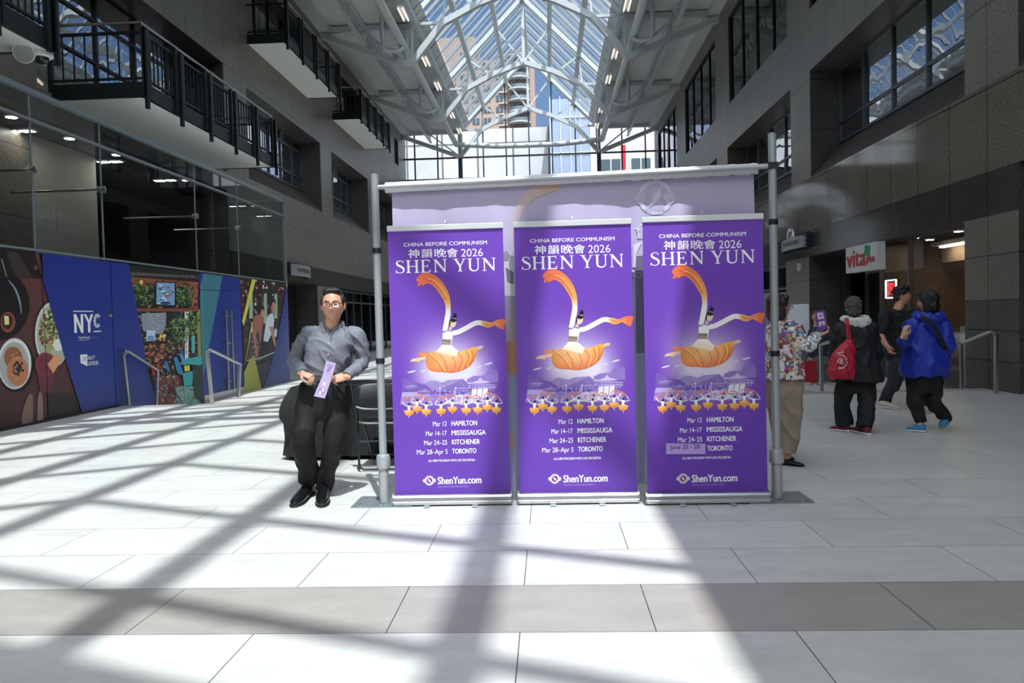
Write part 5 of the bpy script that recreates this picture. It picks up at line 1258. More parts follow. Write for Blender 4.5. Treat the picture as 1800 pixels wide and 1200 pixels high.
def add_hand(mb, wrist, fdir, pal, side, curl=(.5,.5,.5,.5), thumb=.6, s=1., spread=.05):
    """palm and five fingers: fdir along the fingers, pal out of the palm, side = towards the thumb"""
    w = Vector(wrist); f = Vector(fdir).normalized(); p = Vector(pal); p = (p-f*p.dot(f)).normalized(); t = f.cross(p)
    if t.dot(Vector(side)) < 0: t = -t
    q = lambda a, b, c: w+f*(a*s)+t*(b*s)+p*(c*s)
    rings = []
    for a, hw, ht in ((-.035,.026,.020),(-.01,.027,.019),(.02,.035,.016),(.055,.040,.0145),(.080,.041,.013),(.092,.036,.010)):
        rings.append([q(a, hw*math.cos(v), ht*math.sin(v)) for v in [2*PI*i/16 for i in range(16)]])
    mb.loft(rings)
    for i, (b, L, r) in enumerate(((.030,.92,.0088),(.0105,1.0,.0090),(-.0095,.94,.0086),(-.0285,.76,.0076))):
        a0 = .082-.004*abs(i-1); pts = [q(a0-.018,b*.9,0), q(a0,b,0)]; ang = 0.; pa, pb, pc = a0, b, 0.
        for L_, k in ((.043,1.),(.027,1.15),(.022,.8)):
            ang += curl[i]*k; pa += L_*L*math.cos(ang); pc += L_*L*math.sin(ang); pb += spread*(1.5-i)*.012; pts.append(q(pa,pb,pc))
        limb(mb, pts, [r*s*1.05,r*s*1.05,r*s,r*.94*s,r*.82*s], 10, sub=3)
    limb(mb, [q(.008,.022,.004), q(.030,.046,.010+.012*thumb), q(.058,.056-.012*thumb,.014+.026*thumb), q(.082,.056-.026*thumb,.016+.030*thumb)], [.013*s,.0115*s,.0102*s,.0085*s], 10, sub=3)
def shoe(par, heel, toe, mats, h=.075, w=.046, nm='shoe', sole=.018, up=(0,0,1)):
    a, b = Vector(heel), Vector(toe); L = (b-a); l = L.length; d = L.normalized(); u = Vector(up); u = (u-d*u.dot(d)).normalized(); s_ = d.cross(u)
    def rg(t, hw, z0, z1, n=16):
        out = []
        for i in range(n):
            v = 2*PI*i/n; cv, sv = math.cos(v), math.sin(v); z = z0+(z1-z0)*(.5+.5*math.copysign(abs(sv)**.7, sv)); k = 1 if sv < 0 else 1-.28*sv*sv
            out.append(a+d*(t*l)+s_*(hw*k*math.copysign(abs(cv)**.8, cv))+u*z)
        return out
    m = MB(); m.loft([rg(t, hw*w, sole*.6, sole*.6+z*h) for t, hw, z in ((.0,.45,.75),(.03,.68,.96),(.14,.78,1.04),(.30,.78,1.0),(.42,.82,.88),(.58,.95,.70),(.74,1.0,.56),(.88,.86,.44),(.96,.58,.34),(1.0,.28,.22))]); o = m.build(nm, mats[0], par, 50)
    m = MB(); m.loft([rg(t, hw*w, 0, sole) for t, hw in ((-.015,.5),(.02,.76),(.14,.86),(.4,.84),(.6,1.0),(.76,1.06),(.9,.9),(.985,.58),(1.015,.30))]); m.build('sole', mats[1], o, 50)
    return o
def laces(o, heel, toe, mat, h=.07, n=4, up=(0,0,1)):
    a, b = Vector(heel), Vector(toe); d = (b-a).normalized(); u = Vector(up); u = (u-d*u.dot(d)).normalized(); s_ = d.cross(u); l = (b-a).length; m = MB()
    for i in range(n):
        t = .36+.09*i; z = h*(1.08-.55*(t-.3)); m.tube([a+d*(l*t)+s_*.024+u*(z-.012), a+d*(l*t)+u*(z+.008), a+d*(l*(t+.03))-s_*.024+u*(z-.012)], .0035, 6)
    m.build('laces', mat, o, 50)
skin = M('skin', (205,150,124), .5, noise=.05, nscale=25, bump=.08, bscale=90); skin.node_tree.nodes['Principled BSDF'].inputs['Subsurface Weight'].default_value = .08
skin.node_tree.nodes['Principled BSDF'].inputs['Subsurface Radius'].default_value = (.012,.005,.003)
hair_blk = M('black_hair', (22,20,21), .42, noise=.3, nscale=60, bump=.5, bscale=130, stretch=(1,1,.25))
hair_brn = M('dark_brown_hair', (52,36,32), .45, noise=.25, nscale=60, bump=.5, bscale=130, stretch=(1,1,.25))
hair_gry = M('grey_hair', (84,80,78), .6, noise=.3, nscale=70, bump=.6, bscale=150)
Z = Vector((0,0,1))
def fz(x, y, z): return on_z(x, y, 0)+Z*z         # a point z above the spot on the floor
def socks(par, ankles, mat, r=.040):
    for a_ in ankles:
        m = MB(); m.tube([a_+Z*.10, a_+Z*.02, a_-Z*.045], [r*1.02,r,r*.96], 12); m.build('sock', mat, par, 60)

# ---- the man in the grey shirt, standing in the sun
g_ = on_z(566,884,0)
man = empty('person', (g_.x,g_.y,0), 'man with glasses in grey shirt and black trousers holding a lilac flyer', 'person')
PY = lambda x, y, Y: on_y(x, y, Y)
HC, HR = PY(585.5,537,5.90), head_rot(.10,.05,.02)
lw, rw = PY(531,656,5.80), PY(609,662,5.80)
le, re_ = PY(519,630,6.00), PY(637,632,6.00); ls, rs_ = PY(543,585,5.97), PY(626,587,5.97)
hip = PY(572,682,5.99); lh, rh = PY(552,694,5.98), PY(594,694,5.99)
lk, rk = PY(535,772,5.88), PY(584,775,5.95); la, ra = fz(544,869,.09), fz(570,868,.09)
b = MB(); add_head(b, HC, HR, 1.07)
limb(b, [PY(582,586,5.97), PY(583,570,5.94), HC+Vector((0,.018,-.05))], [.066,.056,.056])
torso(b, [(PY(572,690,5.99),.13,.09),(PY(574,650,5.98),.13,.10),(PY(580,605,5.97),.14,.09),(PY(583,592,5.97),.11,.065),(PY(583,584,5.97),.055,.05)])
for s_, e_, w_ in ((ls,le,lw),(rs_,re_,rw)): limb(b, [s_, e_, w_], [.036,.034,.026])
for h_, k_, a_ in ((lh,lk,la),(rh,rk,ra)): limb(b, [h_, k_, a_], [.066,.042,.030])
add_hand(b, lw, (.82,-.18,-.28), (.55,.1,-.9), (.45,-.6,.6), (.95,.85,.8,.75), .75, .92)
add_hand(b, rw, (-.86,-.10,-.12), (-.2,.8,-.55), (-.2,-.3,.95), (.55,.6,.7,.8), .55, .92)
grow(b, 'body', skin, man, .0042, 3)
face(HC, HR, man, 1.07)
h = MB(); R3 = HR; HT = lambda x, y, z: HC+R3 @ (Vector((x,y,z))*1.07)
blob(h, HT(0,.022,.044), (.088,.098,.094), R3); blob(h, HT(-.01,-.020,.104), (.062,.054,.030), R3); blob(h, HT(.012,-.040,.108), (.050,.036,.022), R3); blob(h, HT(0,.055,-.01), (.078,.056,.080), R3)
for sx in (-1,1): blob(h, HT(sx*.074,-.018,.038), (.012,.028,.044), R3)
grow(h, 'hair', hair_blk, man, .005, 3, .004, 24, (1,1,.6))
gl = MB(); T = lambda x, y, z: HC+HR @ (Vector((x,y,z))*1.07)
for sx in (-1,1):
    rr = [T(sx*.033+.0275*math.copysign(abs(math.cos(t))**.55, math.cos(t)), -.104+.012*abs(math.cos(t))*(1 if math.cos(t)*sx > 0 else 0), .010+.0165*math.copysign(abs(math.sin(t))**.6, math.sin(t))) for t in [2*PI*i/24 for i in range(25)]]
    gl.tube(rr, .0021, 6); gl.tube([T(sx*.060,-.092,.018), T(sx*.079,-.05,.018), T(sx*.080,.012,.012)], .0024, 6)
gl.tube([T(-.007,-.106,.014), T(0,-.109,.016), T(.007,-.106,.014)], .002, 6)
go = gl.build('glasses', M('spectacle_frame', (24,20,22), .3), man, 60)
for sx in (-1,1):
    m = MB(); m.add([T(sx*.033+.026*math.copysign(abs(math.cos(t))**.55, math.cos(t)), -.1035+.011*abs(math.cos(t))*(1 if math.cos(t)*sx > 0 else 0), .010+.0155*math.copysign(abs(math.sin(t))**.6, math.sin(t))) for t in [2*PI*i/24 for i in range(24)]], [tuple(range(24))])
    m.build('lens', glass('spectacle_lens', (250,250,250), .16, fres=False, rough=.12), go)
shirt = M('grey_shirt', (108,111,121), .72, noise=.04, nscale=200, bump=.25, bscale=24)
b = MB()
torso(b, [(PY(572,674,5.985),.158,.118),(PY(572,664,5.98),.170,.128),(PY(574,645,5.965),.178,.140),(PY(578,622,5.955),.180,.134),(PY(581,602,5.96),.184,.124),(PY(584,586,5.97),.160,.100),(PY(584,577,5.97),.118,.080),(PY(584,570,5.965),.070,.062)], 0, 32)
for s_, e_, w_, k in ((ls,le,lw,-1),(rs_,re_,rw,1)):
    limb(b, [s_+Vector((-k*.05,0,.012)), s_+Vector((k*.005,0,-.012)), s_.lerp(e_,.5)+Vector((k*.012,0,0)), e_+Vector((k*.004,0,-.01)), e_.lerp(w_,.5)+Vector((0,0,-.014)), w_+(e_-w_)*.12], [.050,.061,.058,.055,.050,.038])
so = grow(b, 'shirt', shirt, man, .006, 3, .010, 9, (.9,.9,1.1), 3.)
for nm, w_, e_ in (('cuff',lw,le),('cuff',rw,re_)):
    m = MB(); d = (e_-w_).normalized(); m.tube([w_+d*.005, w_+d*.012, w_+d*.055, w_+d*.062], [.038,.043,.045,.040], 20); m.build(nm, shirt, so, 50)
m = MB()
for P_, yy in (([(566,562),(556.5,580.5),(569,576.5),(577.5,586),(579.5,580),(573,572)],-1),([(604,564),(607,579),(596,574.5),(584,586),(580.5,580),(592,573)],1)):
    front = [PY(x, y, 5.862+.0011*(590-y)+.0016*abs(x-581)) for x, y in P_]; m.prism(front, (0,.012,.002))
m.tube([PY(569,569,5.895), PY(567,566,5.96), PY(584,561,6.03), PY(603,566,5.96), PY(601,569,5.895)], [.006,.011,.012,.011,.006], 8)
m.build('collar', shirt, so, 40)
m = MB()
for x, y, Y in ((578,604,5.828),(577,622,5.812),(576,640,5.816)): m.lathe([(.006,0),(.006,.003),(.003,.004)], PY(x,y,Y+.003), (0,-1,0), 12)
m.build('button', M('pale_button', (200,204,212), .3), so)
m = MB(); m.prism([PY(580.5,585,5.842), PY(582.5,585,5.842), PY(580.5,662,5.836), PY(577.5,662,5.836)], (0,.006,0)); m.build('placket', shirt, so)
trs = M('black_trousers', (15,15,17), .8, bump=.15, bscale=20)
b = MB()
torso(b, [(PY(572,736,5.98),.085,.085),(PY(571,716,5.98),.150,.112),(PY(571,692,5.985),.176,.130),(PY(572,672,5.985),.164,.126),(PY(572,664,5.985),.150,.115)], 0, 30)
limb(b, [lh+Vector((-.02,0,.03)), lh.lerp(lk,.5)+Vector((-.02,-.02,0)), lk+Vector((-.012,-.01,0)), lk.lerp(la,.5)+Vector((-.003,.012,0)), la+Vector((-.005,-.02,.035))], [.104,.092,.082,.080,.084], hem=True)
limb(b, [rh+Vector((.01,0,.03)), rh.lerp(rk,.5)+Vector((.015,0,0)), rk+Vector((.01,0,0)), rk.lerp(ra,.5)+Vector((.010,.005,0)), ra+Vector((.0,-.012,-.045))], [.102,.094,.082,.072,.060], hem=True)
to = grow(b, 'trousers', trs, man, .0065, 2, .014, 5, (1.1,1.1,.8), 11.)
m = MB(); m.loft([[(hip.x+.001+.164*math.cos(t), 5.984+.124*math.sin(t), PY(572,667,5.98).z+dz+.010*math.cos(t)*0) for t in [2*PI*i/32 for i in range(32)]] for dz in (-.018,.018)]); bo = m.build('belt', M('black_belt', (18,17,18), .35), man, 50)
bk = PY(574,667,5.855); m = MB(); m.tube([bk+Vector((dx,0,dz)) for dx, dz in ((-.02,-.016),(.02,-.016),(.02,.016),(-.02,.016),(-.02,-.016))], .003, 6); m.build('buckle', alu, bo)
blk, sol = M('polished_black_leather', (20,20,22), .22, coat=.4), M('black_rubber_sole', (16,16,17), .7)
shoe(man, on_z(548,866,0), on_z(516,892,0), (blk,sol), .10, .054); shoe(man, on_z(571,863,0), on_z(566,892,0), (blk,sol), .10, .054)
socks(man, (la, ra), M('black_sock', (14,14,16), .9), .044)
fp = [PY(573.4,633.8,5.742), PY(590.6,638,5.738), PY(584,662,5.752), PY(571,700,5.77), PY(551.6,696,5.775), PY(567,660,5.756)]
m = MB(); m.prism(fp, (0,.0015,0)); fl_ = m.build('flyer', M('lilac_flyer', (196,176,214), .45)); tag(fl_, 'narrow lilac flyer held by the man in the grey shirt', 'flyer')
LB, LM, LD, LW = (198,178,216), (176,152,204), (140,114,182), (236,230,240)
patch('flyer_print', fl_, (fp[0], fp[1], fp[2], fp[5]), [[LB]*6,[LB,LM,LM,LM,LM,LB],[LB,LB,LM,LD,LB,LB],[LB,LB,LD,LM,LB,LB],[LB,LB,LM,LD,LB,LB],[LB]*6], (0,-.0006,0))
patch('flyer_print', fl_, (fp[5], fp[2], fp[3], fp[4]), [[LB,LB,LW,LW,LB,LB],[LB]*6,[LB,LB,LW,LW,LB,LB],[LB]*6,[LB,LM,LM,LW,LM,LB],[LB,LM,LW,LM,LM,LB],[LB]*6], (0,-.0006,0))

# ---- woman in the floral shirt, seen behind the right post, facing right
FY = 7.15
fw = empty('person', tuple(on_z(1392,816,0)), 'woman in colourful floral shirt and tan trousers handing out a flyer', 'person')
q7 = lambda x, y, dy=0.: on_y(x, y, FY+dy)
HC2, HR2 = q7(1369,541), head_rot(PI*.56,.03)
sh_r, el_r, wr_r = q7(1391,578,-.10), q7(1414,607,-.14), q7(1441,589,-.12)
sh_l, el_l, wr_l = q7(1362,580,.16), q7(1388,615,.20), q7(1410,612,.10)
b = MB(); add_head(b, HC2, HR2, .97); limb(b, [q7(1368,570), HC2+Vector((-.01,.0,-.05))], [.056,.050])
torso(b, [(q7(1376,670),.11,.14),(q7(1376,620),.10,.14),(q7(1374,585),.10,.15),(q7(1370,572),.06,.08)])
limb(b, [sh_r, el_r, wr_r], [.045,.036,.026]); limb(b, [sh_l, el_l, wr_l], [.045,.036,.026])
add_hand(b, wr_r, (.85,0,.35), (-.3,.2,.9), (0,.4,.9), (.7,.7,.7,.7), .8, .88); add_hand(b, wr_l, (.8,-.2,0), (0,-.3,.9), (0,-.8,.3), (.8,.8,.8,.8), .8, .88)
an1, an2 = fz(1384,817,.08), fz(1372,807,.08)
for hp, an in ((q7(1384,680,-.07),an1),(q7(1370,680,.09),an2)): limb(b, [hp, hp.lerp(an,.5), an], [.066,.046,.034])
grow(b, 'body', skin, fw, .006, 3); face(HC2, HR2, fw, .97)
h = MB(); T2 = lambda x, y, z: HC2+HR2 @ Vector((x,y,z))
blob(h, T2(0,.022,.038), (.092,.100,.098), HR2); blob(h, T2(0,.050,-.035), (.088,.062,.095), HR2); blob(h, T2(0,-.045,.092), (.066,.045,.032), HR2)
for sx in (-1,1): blob(h, T2(sx*.070,.008,-.03), (.022,.045,.080), HR2)
grow(h, 'hair', hair_brn, fw, .006, 2, .008, 26, (1,1,.4))
m = MB()
for sx in (-1,1): m.tube([T2(sx*.060,-.092,.016), T2(sx*.081,-.04,.018), T2(sx*.082,.015,.012)], .003, 6); m.tube([T2(sx*.033+.026*math.cos(t),-.104,.010+.016*math.sin(t)) for t in [2*PI*i/16 for i in range(17)]], .003, 6)
m.build('glasses', M('spectacle_frame', (24,20,22), .3), fw, 60)
fm = M('floral_cloth', (222,218,214), .75, bump=.2, bscale=20); t = fm.node_tree; bs = t.nodes['Principled BSDF']
tcn = N(t, 'ShaderNodeTexCoord'); prev = None
for sc_, off_, thr, colr in ((11,0,.605,(186,76,120)),(12,5,.605,(120,166,176)),(15,9,.625,(200,186,110)),(15,14,.635,(58,58,62)),(18,21,.63,(146,74,72)),(17,30,.63,(92,108,150))):
    mp = N(t, 'ShaderNodeMapping'); mp.inputs['Location'].default_value = (off_,off_*1.3,off_*.7); t.links.new(tcn.outputs['Object'], mp.inputs[0])
    n = N(t, 'ShaderNodeTexNoise', inp={'Scale': sc_, 'Detail': 1.5, 'Distortion': 1.2}); t.links.new(mp.outputs[0], n.inputs[0])
    gt_ = N(t, 'ShaderNodeMath', operation='GREATER_THAN'); gt_.inputs[1].default_value = thr-.03; t.links.new(n.outputs[0], gt_.inputs[0])
    k = N(t, 'ShaderNodeMix', data_type='RGBA'); k.inputs[7].default_value = lin(colr)+(1,); t.links.new(gt_.outputs[0], k.inputs[0])
    if prev is None: k.inputs[6].default_value = lin((224,222,218))+(1,)
    else: t.links.new(prev, k.inputs[6])
    prev = k.outputs[2]
t.links.new(prev, bs.inputs['Base Color'])
b = MB(); torso(b, [(q7(1377,664),.165,.20),(q7(1378,640),.160,.19),(q7(1377,612),.150,.19),(q7(1374,585),.140,.195),(q7(1371,572),.10,.13),(q7(1369,565),.062,.07)], 0, 30)
limb(b, [sh_r+Vector((-.05,.04,0)), sh_r, sh_r.lerp(el_r,.55)+Vector((0,0,-.01)), el_r+Vector((.0,0,-.012)), el_r.lerp(wr_r,.75)], [.08,.082,.074,.068,.052]); limb(b, [sh_l, el_l, el_l.lerp(wr_l,.7)], [.078,.066,.050])
o = grow(b, 'floral_shirt', fm, fw, .008, 2, .018, 8, (1,1,.7), 4.)
tan = M('tan_trousers', (150,136,118), .8, bump=.2, bscale=18)
b = MB(); torso(b, [(q7(1378,720),.11,.12),(q7(1379,690),.155,.185),(q7(1378,662),.145,.175)], 0, 28)
for hp, an in ((q7(1388,690,-.08),an1),(q7(1368,690,.09),an2)): limb(b, [hp, hp.lerp(an,.5)+Vector((.01,0,0)), an+Vector((0,0,.03))], [.120,.098,.075], hem=True)
grow(b, 'trousers', tan, fw, .008, 2, .019, 7, (1,1,.6), 6.)
flat_ = M('black_flat_shoe', (18,18,22), .4)
shoe(fw, on_z(1373,816,0), on_z(1413,820,0), (flat_,sol), .05, .042, sole=.010); shoe(fw, on_z(1362,806,0), on_z(1396,808,0), (flat_,sol), .05, .042, sole=.010)
m = MB(); m.prism([q7(1431.5,546,-.13), q7(1449.5,544.5,-.13), q7(1456,577,-.13), q7(1437,583,-.13)], (0,.002,0)); o = tag(m.build('flyer', M('flyer_purple', (96,62,130), .5)), 'purple flyer held up by the woman in the floral shirt', 'flyer')
p0, p1, p2, p3 = (104,70,138), (206,190,210), (214,190,200), (150,120,170)
patch('flyer_print', o, (q7(1431.5,546,-.13), q7(1449.5,544.5,-.13), q7(1456,577,-.13), q7(1437,583,-.13)), [[p0]*5,[p0,p1,p1,p1,p0],[p0,p1,p3,p1,p0],[p0,p1,p1,p1,p0],[p0]*5,[p0,p2,p2,p2,p0],[p0,p2,p3,p2,p0],[p0]*5,[p0]*5], (0,-.001,0))
m = MB()
for i in range(3): m.prism([q7(1404+i,606-i,-.02-.006*i), q7(1424+i,611-i,-.02-.006*i), q7(1411+i,630-i,-.02-.006*i), q7(1398+i,625-i,-.02-.006*i)], (0,.002,0))
o = tag(m.build('flyer_stack', M('flyer_lilac', (168,140,190), .5)), 'few lilac flyers tucked under the arm of the woman in the floral shirt', 'flyer')

# ---- woman in the black jacket, seen from behind
BY = 8.9; q9 = lambda x, y, dy=0.: on_y(x, y, BY+dy)
bw_ = empty('person', tuple(on_z(1500,757,0)), 'grey haired woman in black jacket with white hood lining, seen from behind', 'person')
HC3, HR3 = q9(1500,541), head_rot(PI*.95,.06)
sl, sr = q9(1474,580), q9(1532,580); el, er = q9(1466,622,.10), q9(1542,624,.06); wl, wr = q9(1478,640,.25), q9(1534,650,.22)
b = MB(); add_head(b, HC3, HR3, .97); limb(b, [q9(1502,572), HC3+Vector((0,-.01,-.05))], [.058,.052])
torso(b, [(q9(1506,670),.15,.10),(q9(1505,620),.14,.10),(q9(1503,585),.16,.09),(q9(1502,572),.08,.06)])
for a_, b__, c_ in ((sl,el,wl),(sr,er,wr)): limb(b, [a_,b__,c_], [.045,.036,.026])
add_hand(b, wl, (.2,.9,0), (.9,0,-.2), (0,.2,.9), (.7,)*4, .7, .88); add_hand(b, wr, (-.2,.9,0), (-.9,0,-.2), (0,.2,.9), (.7,)*4, .7, .88)
al, ar = fz(1485,758,.08), fz(1519,763,.08); hl, hr = q9(1487,672), q9(1522,672)
for hp, an in ((hl,al),(hr,ar)): limb(b, [hp, hp.lerp(an,.5), an], [.066,.046,.034])
grow(b, 'body', skin, bw_, .007, 3); face(HC3, HR3, bw_, .97)
h = MB(); T3 = lambda x, y, z: HC3+HR3 @ Vector((x,y,z)); blob(h, T3(0,.020,.034), (.090,.100,.098), HR3); blob(h, T3(0,.055,-.03), (.076,.055,.075), HR3); blob(h, T3(0,-.045,.095), (.06,.04,.028), HR3)
grow(h, 'hair', hair_gry, bw_, .006, 2, .010, 30)
jk = M('black_jacket', (20,21,24), .7, bump=.25, bscale=16)
b = MB(); torso(b, [(q9(1506,670),.285,.20),(q9(1506,655),.265,.185),(q9(1505,625),.215,.16),(q9(1504,595),.215,.15),(q9(1503,578),.205,.13),(q9(1503,567),.13,.10),(q9(1502,560),.085,.08)], 0, 30)
for a_, b__, c_ in ((sl,el,wl),(sr,er,wr)): limb(b, [a_.lerp(q9(1503,578),.25), a_, a_.lerp(b__,.5), b__, c_], [.072,.076,.070,.066,.052])
grow(b, 'jacket', jk, bw_, .009, 2, .018, 7, (1,1,.7), 8.)
b = MB(); cN = q9(1503,563)
for i in range(17):
    t_ = 2*PI*i/17; bk_ = max(0, -math.sin(t_)); p = cN+Vector((.118*math.cos(t_)*(1+.15*bk_), .085*math.sin(t_)-.03*bk_, .020-.045*bk_)); blob(b, p, (.042+.012*bk_,.036,.036+.022*bk_), None, 10, 8)
grow(b, 'hood', M('white_hood_lining', (206,208,204), .8, bump=.2, bscale=20), bw_, .008, 3, .012, 16)
pn = M('black_trousers_cloth', (20,21,25), .8)
b = MB(); torso(b, [(q9(1505,690),.15,.11),(q9(1505,665),.165,.125)], 0, 24)
for hp, an, kx in ((hl,al,-.03),(hr,ar,.02)): limb(b, [hp, hp.lerp(an,.5)+Vector((kx,0,0)), an+Vector((0,0,-.005))], [.112,.082,.086], hem=True)
grow(b, 'trousers', pn, bw_, .009, 2, .016, 7, (1,1,.6), 2.)
socks(bw_, (al, ar), M('black_sock', (14,14,16), .9))
bg_, ws = M('burgundy_mesh', (110,32,58), .7), M('white_rubber', (214,212,208), .5)
for hh, tt in ((on_z(1494,759,0),on_z(1459,756,0)),(on_z(1528,765,0),on_z(1496,757,0))): o = shoe(bw_, hh, tt, (bg_,ws), .075, .046, sole=.028); laces(o, hh, tt, ws)
rb = empty('drawstring_bag', tuple(q9(1481,660,-.24)), 'red drawstring bag with white emblem hanging from the black jacket', 'bag')
red = M('red_nylon', (176,24,50), .55, bump=.35, bscale=14)
b = MB(); torso(b, [(q9(1479,666,-.24),.135,.05),(q9(1479,655,-.25),.150,.075),(q9(1481,635,-.25),.140,.075),(q9(1486,615,-.24),.105,.06),(q9(1491,603,-.22),.060,.04),(q9(1494,597,-.21),.026,.02)], .1, 24)
grow(b, 'pouch', red, rb, .007, 2, .012, 14, (1,1,.6), 1.)
m = MB()
for dx in (-.012,.012): m.tube(smoothpath([tuple(q9(1493,600,-.23)+Vector((dx,0,0))), tuple(q9(1491,580,-.19)+Vector((dx,0,0))), tuple(q9(1489,566,-.16)+Vector((dx,0,0))), tuple(q9(1488,561,-.05)+Vector((dx,0,.01))), tuple(q9(1487,572,.12)+Vector((dx,0,0)))],5), .011, 8)
m.build('cord', red, rb, 60)
K = Ink(lambda u, v: q9(u, v, -.337+.0009*abs(u-1480)), (0,-1,0), .0015)
cw = (214,196,204); ex, ey = 1478, 635
K.ribbon([(ex+11*math.cos(a), ey+11*math.sin(a)) for a in [-1.9+3.9*i/20 for i in range(21)]], 1.6, cw, 1)
for P_ in (((ex-7,ey+3),(ex-2,ey-5),(ex+3,ey-2),(ex-1,ey+2),(ex+4,ey+5)),((ex-6,ey-2),(ex,ey+4),(ex+6,ey+1))): K.ribbon([tuple(p) for p in smoothpath(P_,4)], 1.4, cw, 1)
K.ell(ex+1, ey-1, 2.2, 2.2, cw, 1); K.ribbon([(1472,621),(1483,618)], 2.0, cw, 1); K.ribbon([(1473,648),(1483,647)], 1.4, cw, 1); K.build('emblem', ink, rb)

# ---- young man in the black polo shirt, walking right
MY = 10.8; q1 = lambda x, y, dy=0.: on_y(x, y, MY+dy)
mp_ = empty('person', tuple(on_z(1590,722,0)), 'young man with glasses in black polo shirt and dark jeans, walking', 'person')
HC4, HR4 = q1(1586,520), head_rot(PI*.36,-.12)
sl, el, wl = q1(1556,556,-.12), q1(1549,588,-.16), q1(1560,609,-.22); sr, er, wr = q1(1606,554,.08), q1(1614,590,.10), q1(1612,612,.0)
b = MB(); add_head(b, HC4, HR4, 1.0); limb(b, [q1(1578,545), HC4+Vector((-.01,.01,-.05))], [.062,.056])
torso(b, [(q1(1586,630),.14,.10),(q1(1583,590),.14,.10),(q1(1580,560),.17,.10),(q1(1579,546),.08,.06)], .35)
limb(b, [sl,el,wl], [.050,.042,.030]); limb(b, [sr,er,wr], [.050,.042,.030])
add_hand(b, wl, (.4,-.1,-.9), (.8,.3,.2), (.6,-.6,0), (.5,)*4, .5, .95); add_hand(b, wr, (.2,-.1,-.9), (-.8,.3,.2), (.2,-.8,0), (.5,)*4, .5, .95)
hl, kl, al = q1(1578,636,-.05), q1(1572,672,.0), fz(1554,716,.085); hr, kr, ar = q1(1596,636,.08), q1(1614,674,-.1), fz(1625,726,.085)
for A in ((hl,kl,al),(hr,kr,ar)): limb(b, A, [.070,.044,.026])
grow(b, 'body', skin, mp_, .007, 3); face(HC4, HR4, mp_, 1.)
h = MB(); T4 = lambda x, y, z: HC4+HR4 @ Vector((x,y,z)); blob(h, T4(0,.018,.05), (.094,.102,.098), HR4); blob(h, T4(0,-.055,.092), (.078,.050,.042), HR4); blob(h, T4(0,.055,-.005), (.080,.055,.07), HR4)
for i in range(16): a = i*2.4; blob(h, T4(.07*math.cos(a),.02+.085*math.sin(a),.085+.03*math.sin(i*1.7)), (.026,.026,.022), HR4, 8, 6)
grow(h, 'hair', hair_blk, mp_, .006, 2, .010, 24)
m = MB()
for sx in (-1,1): m.tube([T4(sx*.060,-.094,.016), T4(sx*.082,-.04,.018), T4(sx*.082,.015,.012)], .0028, 6); m.tube([T4(sx*.033+.027*math.cos(t),-.106,.010+.018*math.sin(t)) for t in [2*PI*i/16 for i in range(17)]], .0026, 6)
m.build('glasses', M('thin_metal_frame', (120,112,104), .3, .8), mp_, 60)
pl = M('black_polo', (20,20,24), .8, bump=.2, bscale=16)
b = MB(); torso(b, [(q1(1586,632),.20,.15),(q1(1584,610),.195,.15),(q1(1582,580),.205,.145),(q1(1580,560),.205,.125),(q1(1579,550),.13,.09),(q1(1579,544),.075,.07)], .35, 28)
for a_, b__ in ((sl,el),(sr,er)): limb(b, [a_.lerp(q1(1580,556),.25), a_, a_.lerp(b__,.72)], [.075,.080,.074])
o = grow(b, 'polo_shirt', pl, mp_, .009, 2, .018, 7, (1,1,.7), 5.)
m = MB(); cN = q1(1579,546); m.tube([cN+Vector((.075*math.cos(a),.068*math.sin(a),.012*math.sin(a))) for a in [2*PI*i/16 for i in range(17)]], .017, 8); m.build('collar', pl, o, 60)
m = MB(); m.prism([q1(1600,562,-.20), q1(1606,562,-.17), q1(1606,563.5,-.17), q1(1600,563.5,-.20)], (0,.004,0)); m.build('chest_mark', ws, o)
jn = M('charcoal_jeans', (44,46,54), .85, noise=.12, nscale=40, bump=.2, bscale=18)
b = MB(); torso(b, [(q1(1588,648),.16,.12),(q1(1587,628),.175,.135)], .35, 24)
for A in ((hl,kl,al),(hr,kr,ar)): limb(b, [A[0], A[0].lerp(A[1],.5), A[1], A[1].lerp(A[2],.5), A[2]+Vector((0,0,-.02))], [.112,.098,.084,.074,.068], hem=True)
grow(b, 'jeans', jn, mp_, .009, 2, .019, 7, (1,1,.6), 9.)
socks(mp_, (al, ar), M('black_sock', (14,14,16), .9))
cr_ = M('cream_sneaker', (196,188,168), .6)
for hh, tt in ((on_z(1546,716,0),on_z(1580,720,0)),(on_z(1619,727,0),on_z(1642,724,0))): o = shoe(mp_, hh, tt, (cr_,ws), .085, .05, sole=.03); laces(o, hh, tt, ws)

# ---- woman in the blue jacket, walking away to the left
UY = 8.85; q8 = lambda x, y, dy=0.: on_y(x, y, UY+dy)
uw = empty('person', tuple(on_z(1612,757,0)), 'black haired woman in bright blue hooded jacket and black trousers, walking', 'person')
HC5, HR5 = q8(1630,531), head_rot(-PI*.68,.10)
sl, el, wl = q8(1601,572,-.05), q8(1588,604,-.12), q8(1592,588,-.30); sr, er, wr = q8(1658,574,.05), q8(1668,606,.02), q8(1650,622,-.02)
sr, er, wr = q8(1657,575,-.04), q8(1667,608,-.10), q8(1655,622,.06)
b = MB(); add_head(b, HC5, HR5, .97); limb(b, [q8(1630,562), HC5+Vector((.01,0,-.05))], [.058,.052])
torso(b, [(q8(1626,664),.15,.10),(q8(1628,620),.14,.10),(q8(1630,580),.16,.09),(q8(1630,565),.08,.06)], .3)
limb(b, [sl,el,wl], [.045,.036,.026]); limb(b, [sr,er,wr], [.045,.036,.026])
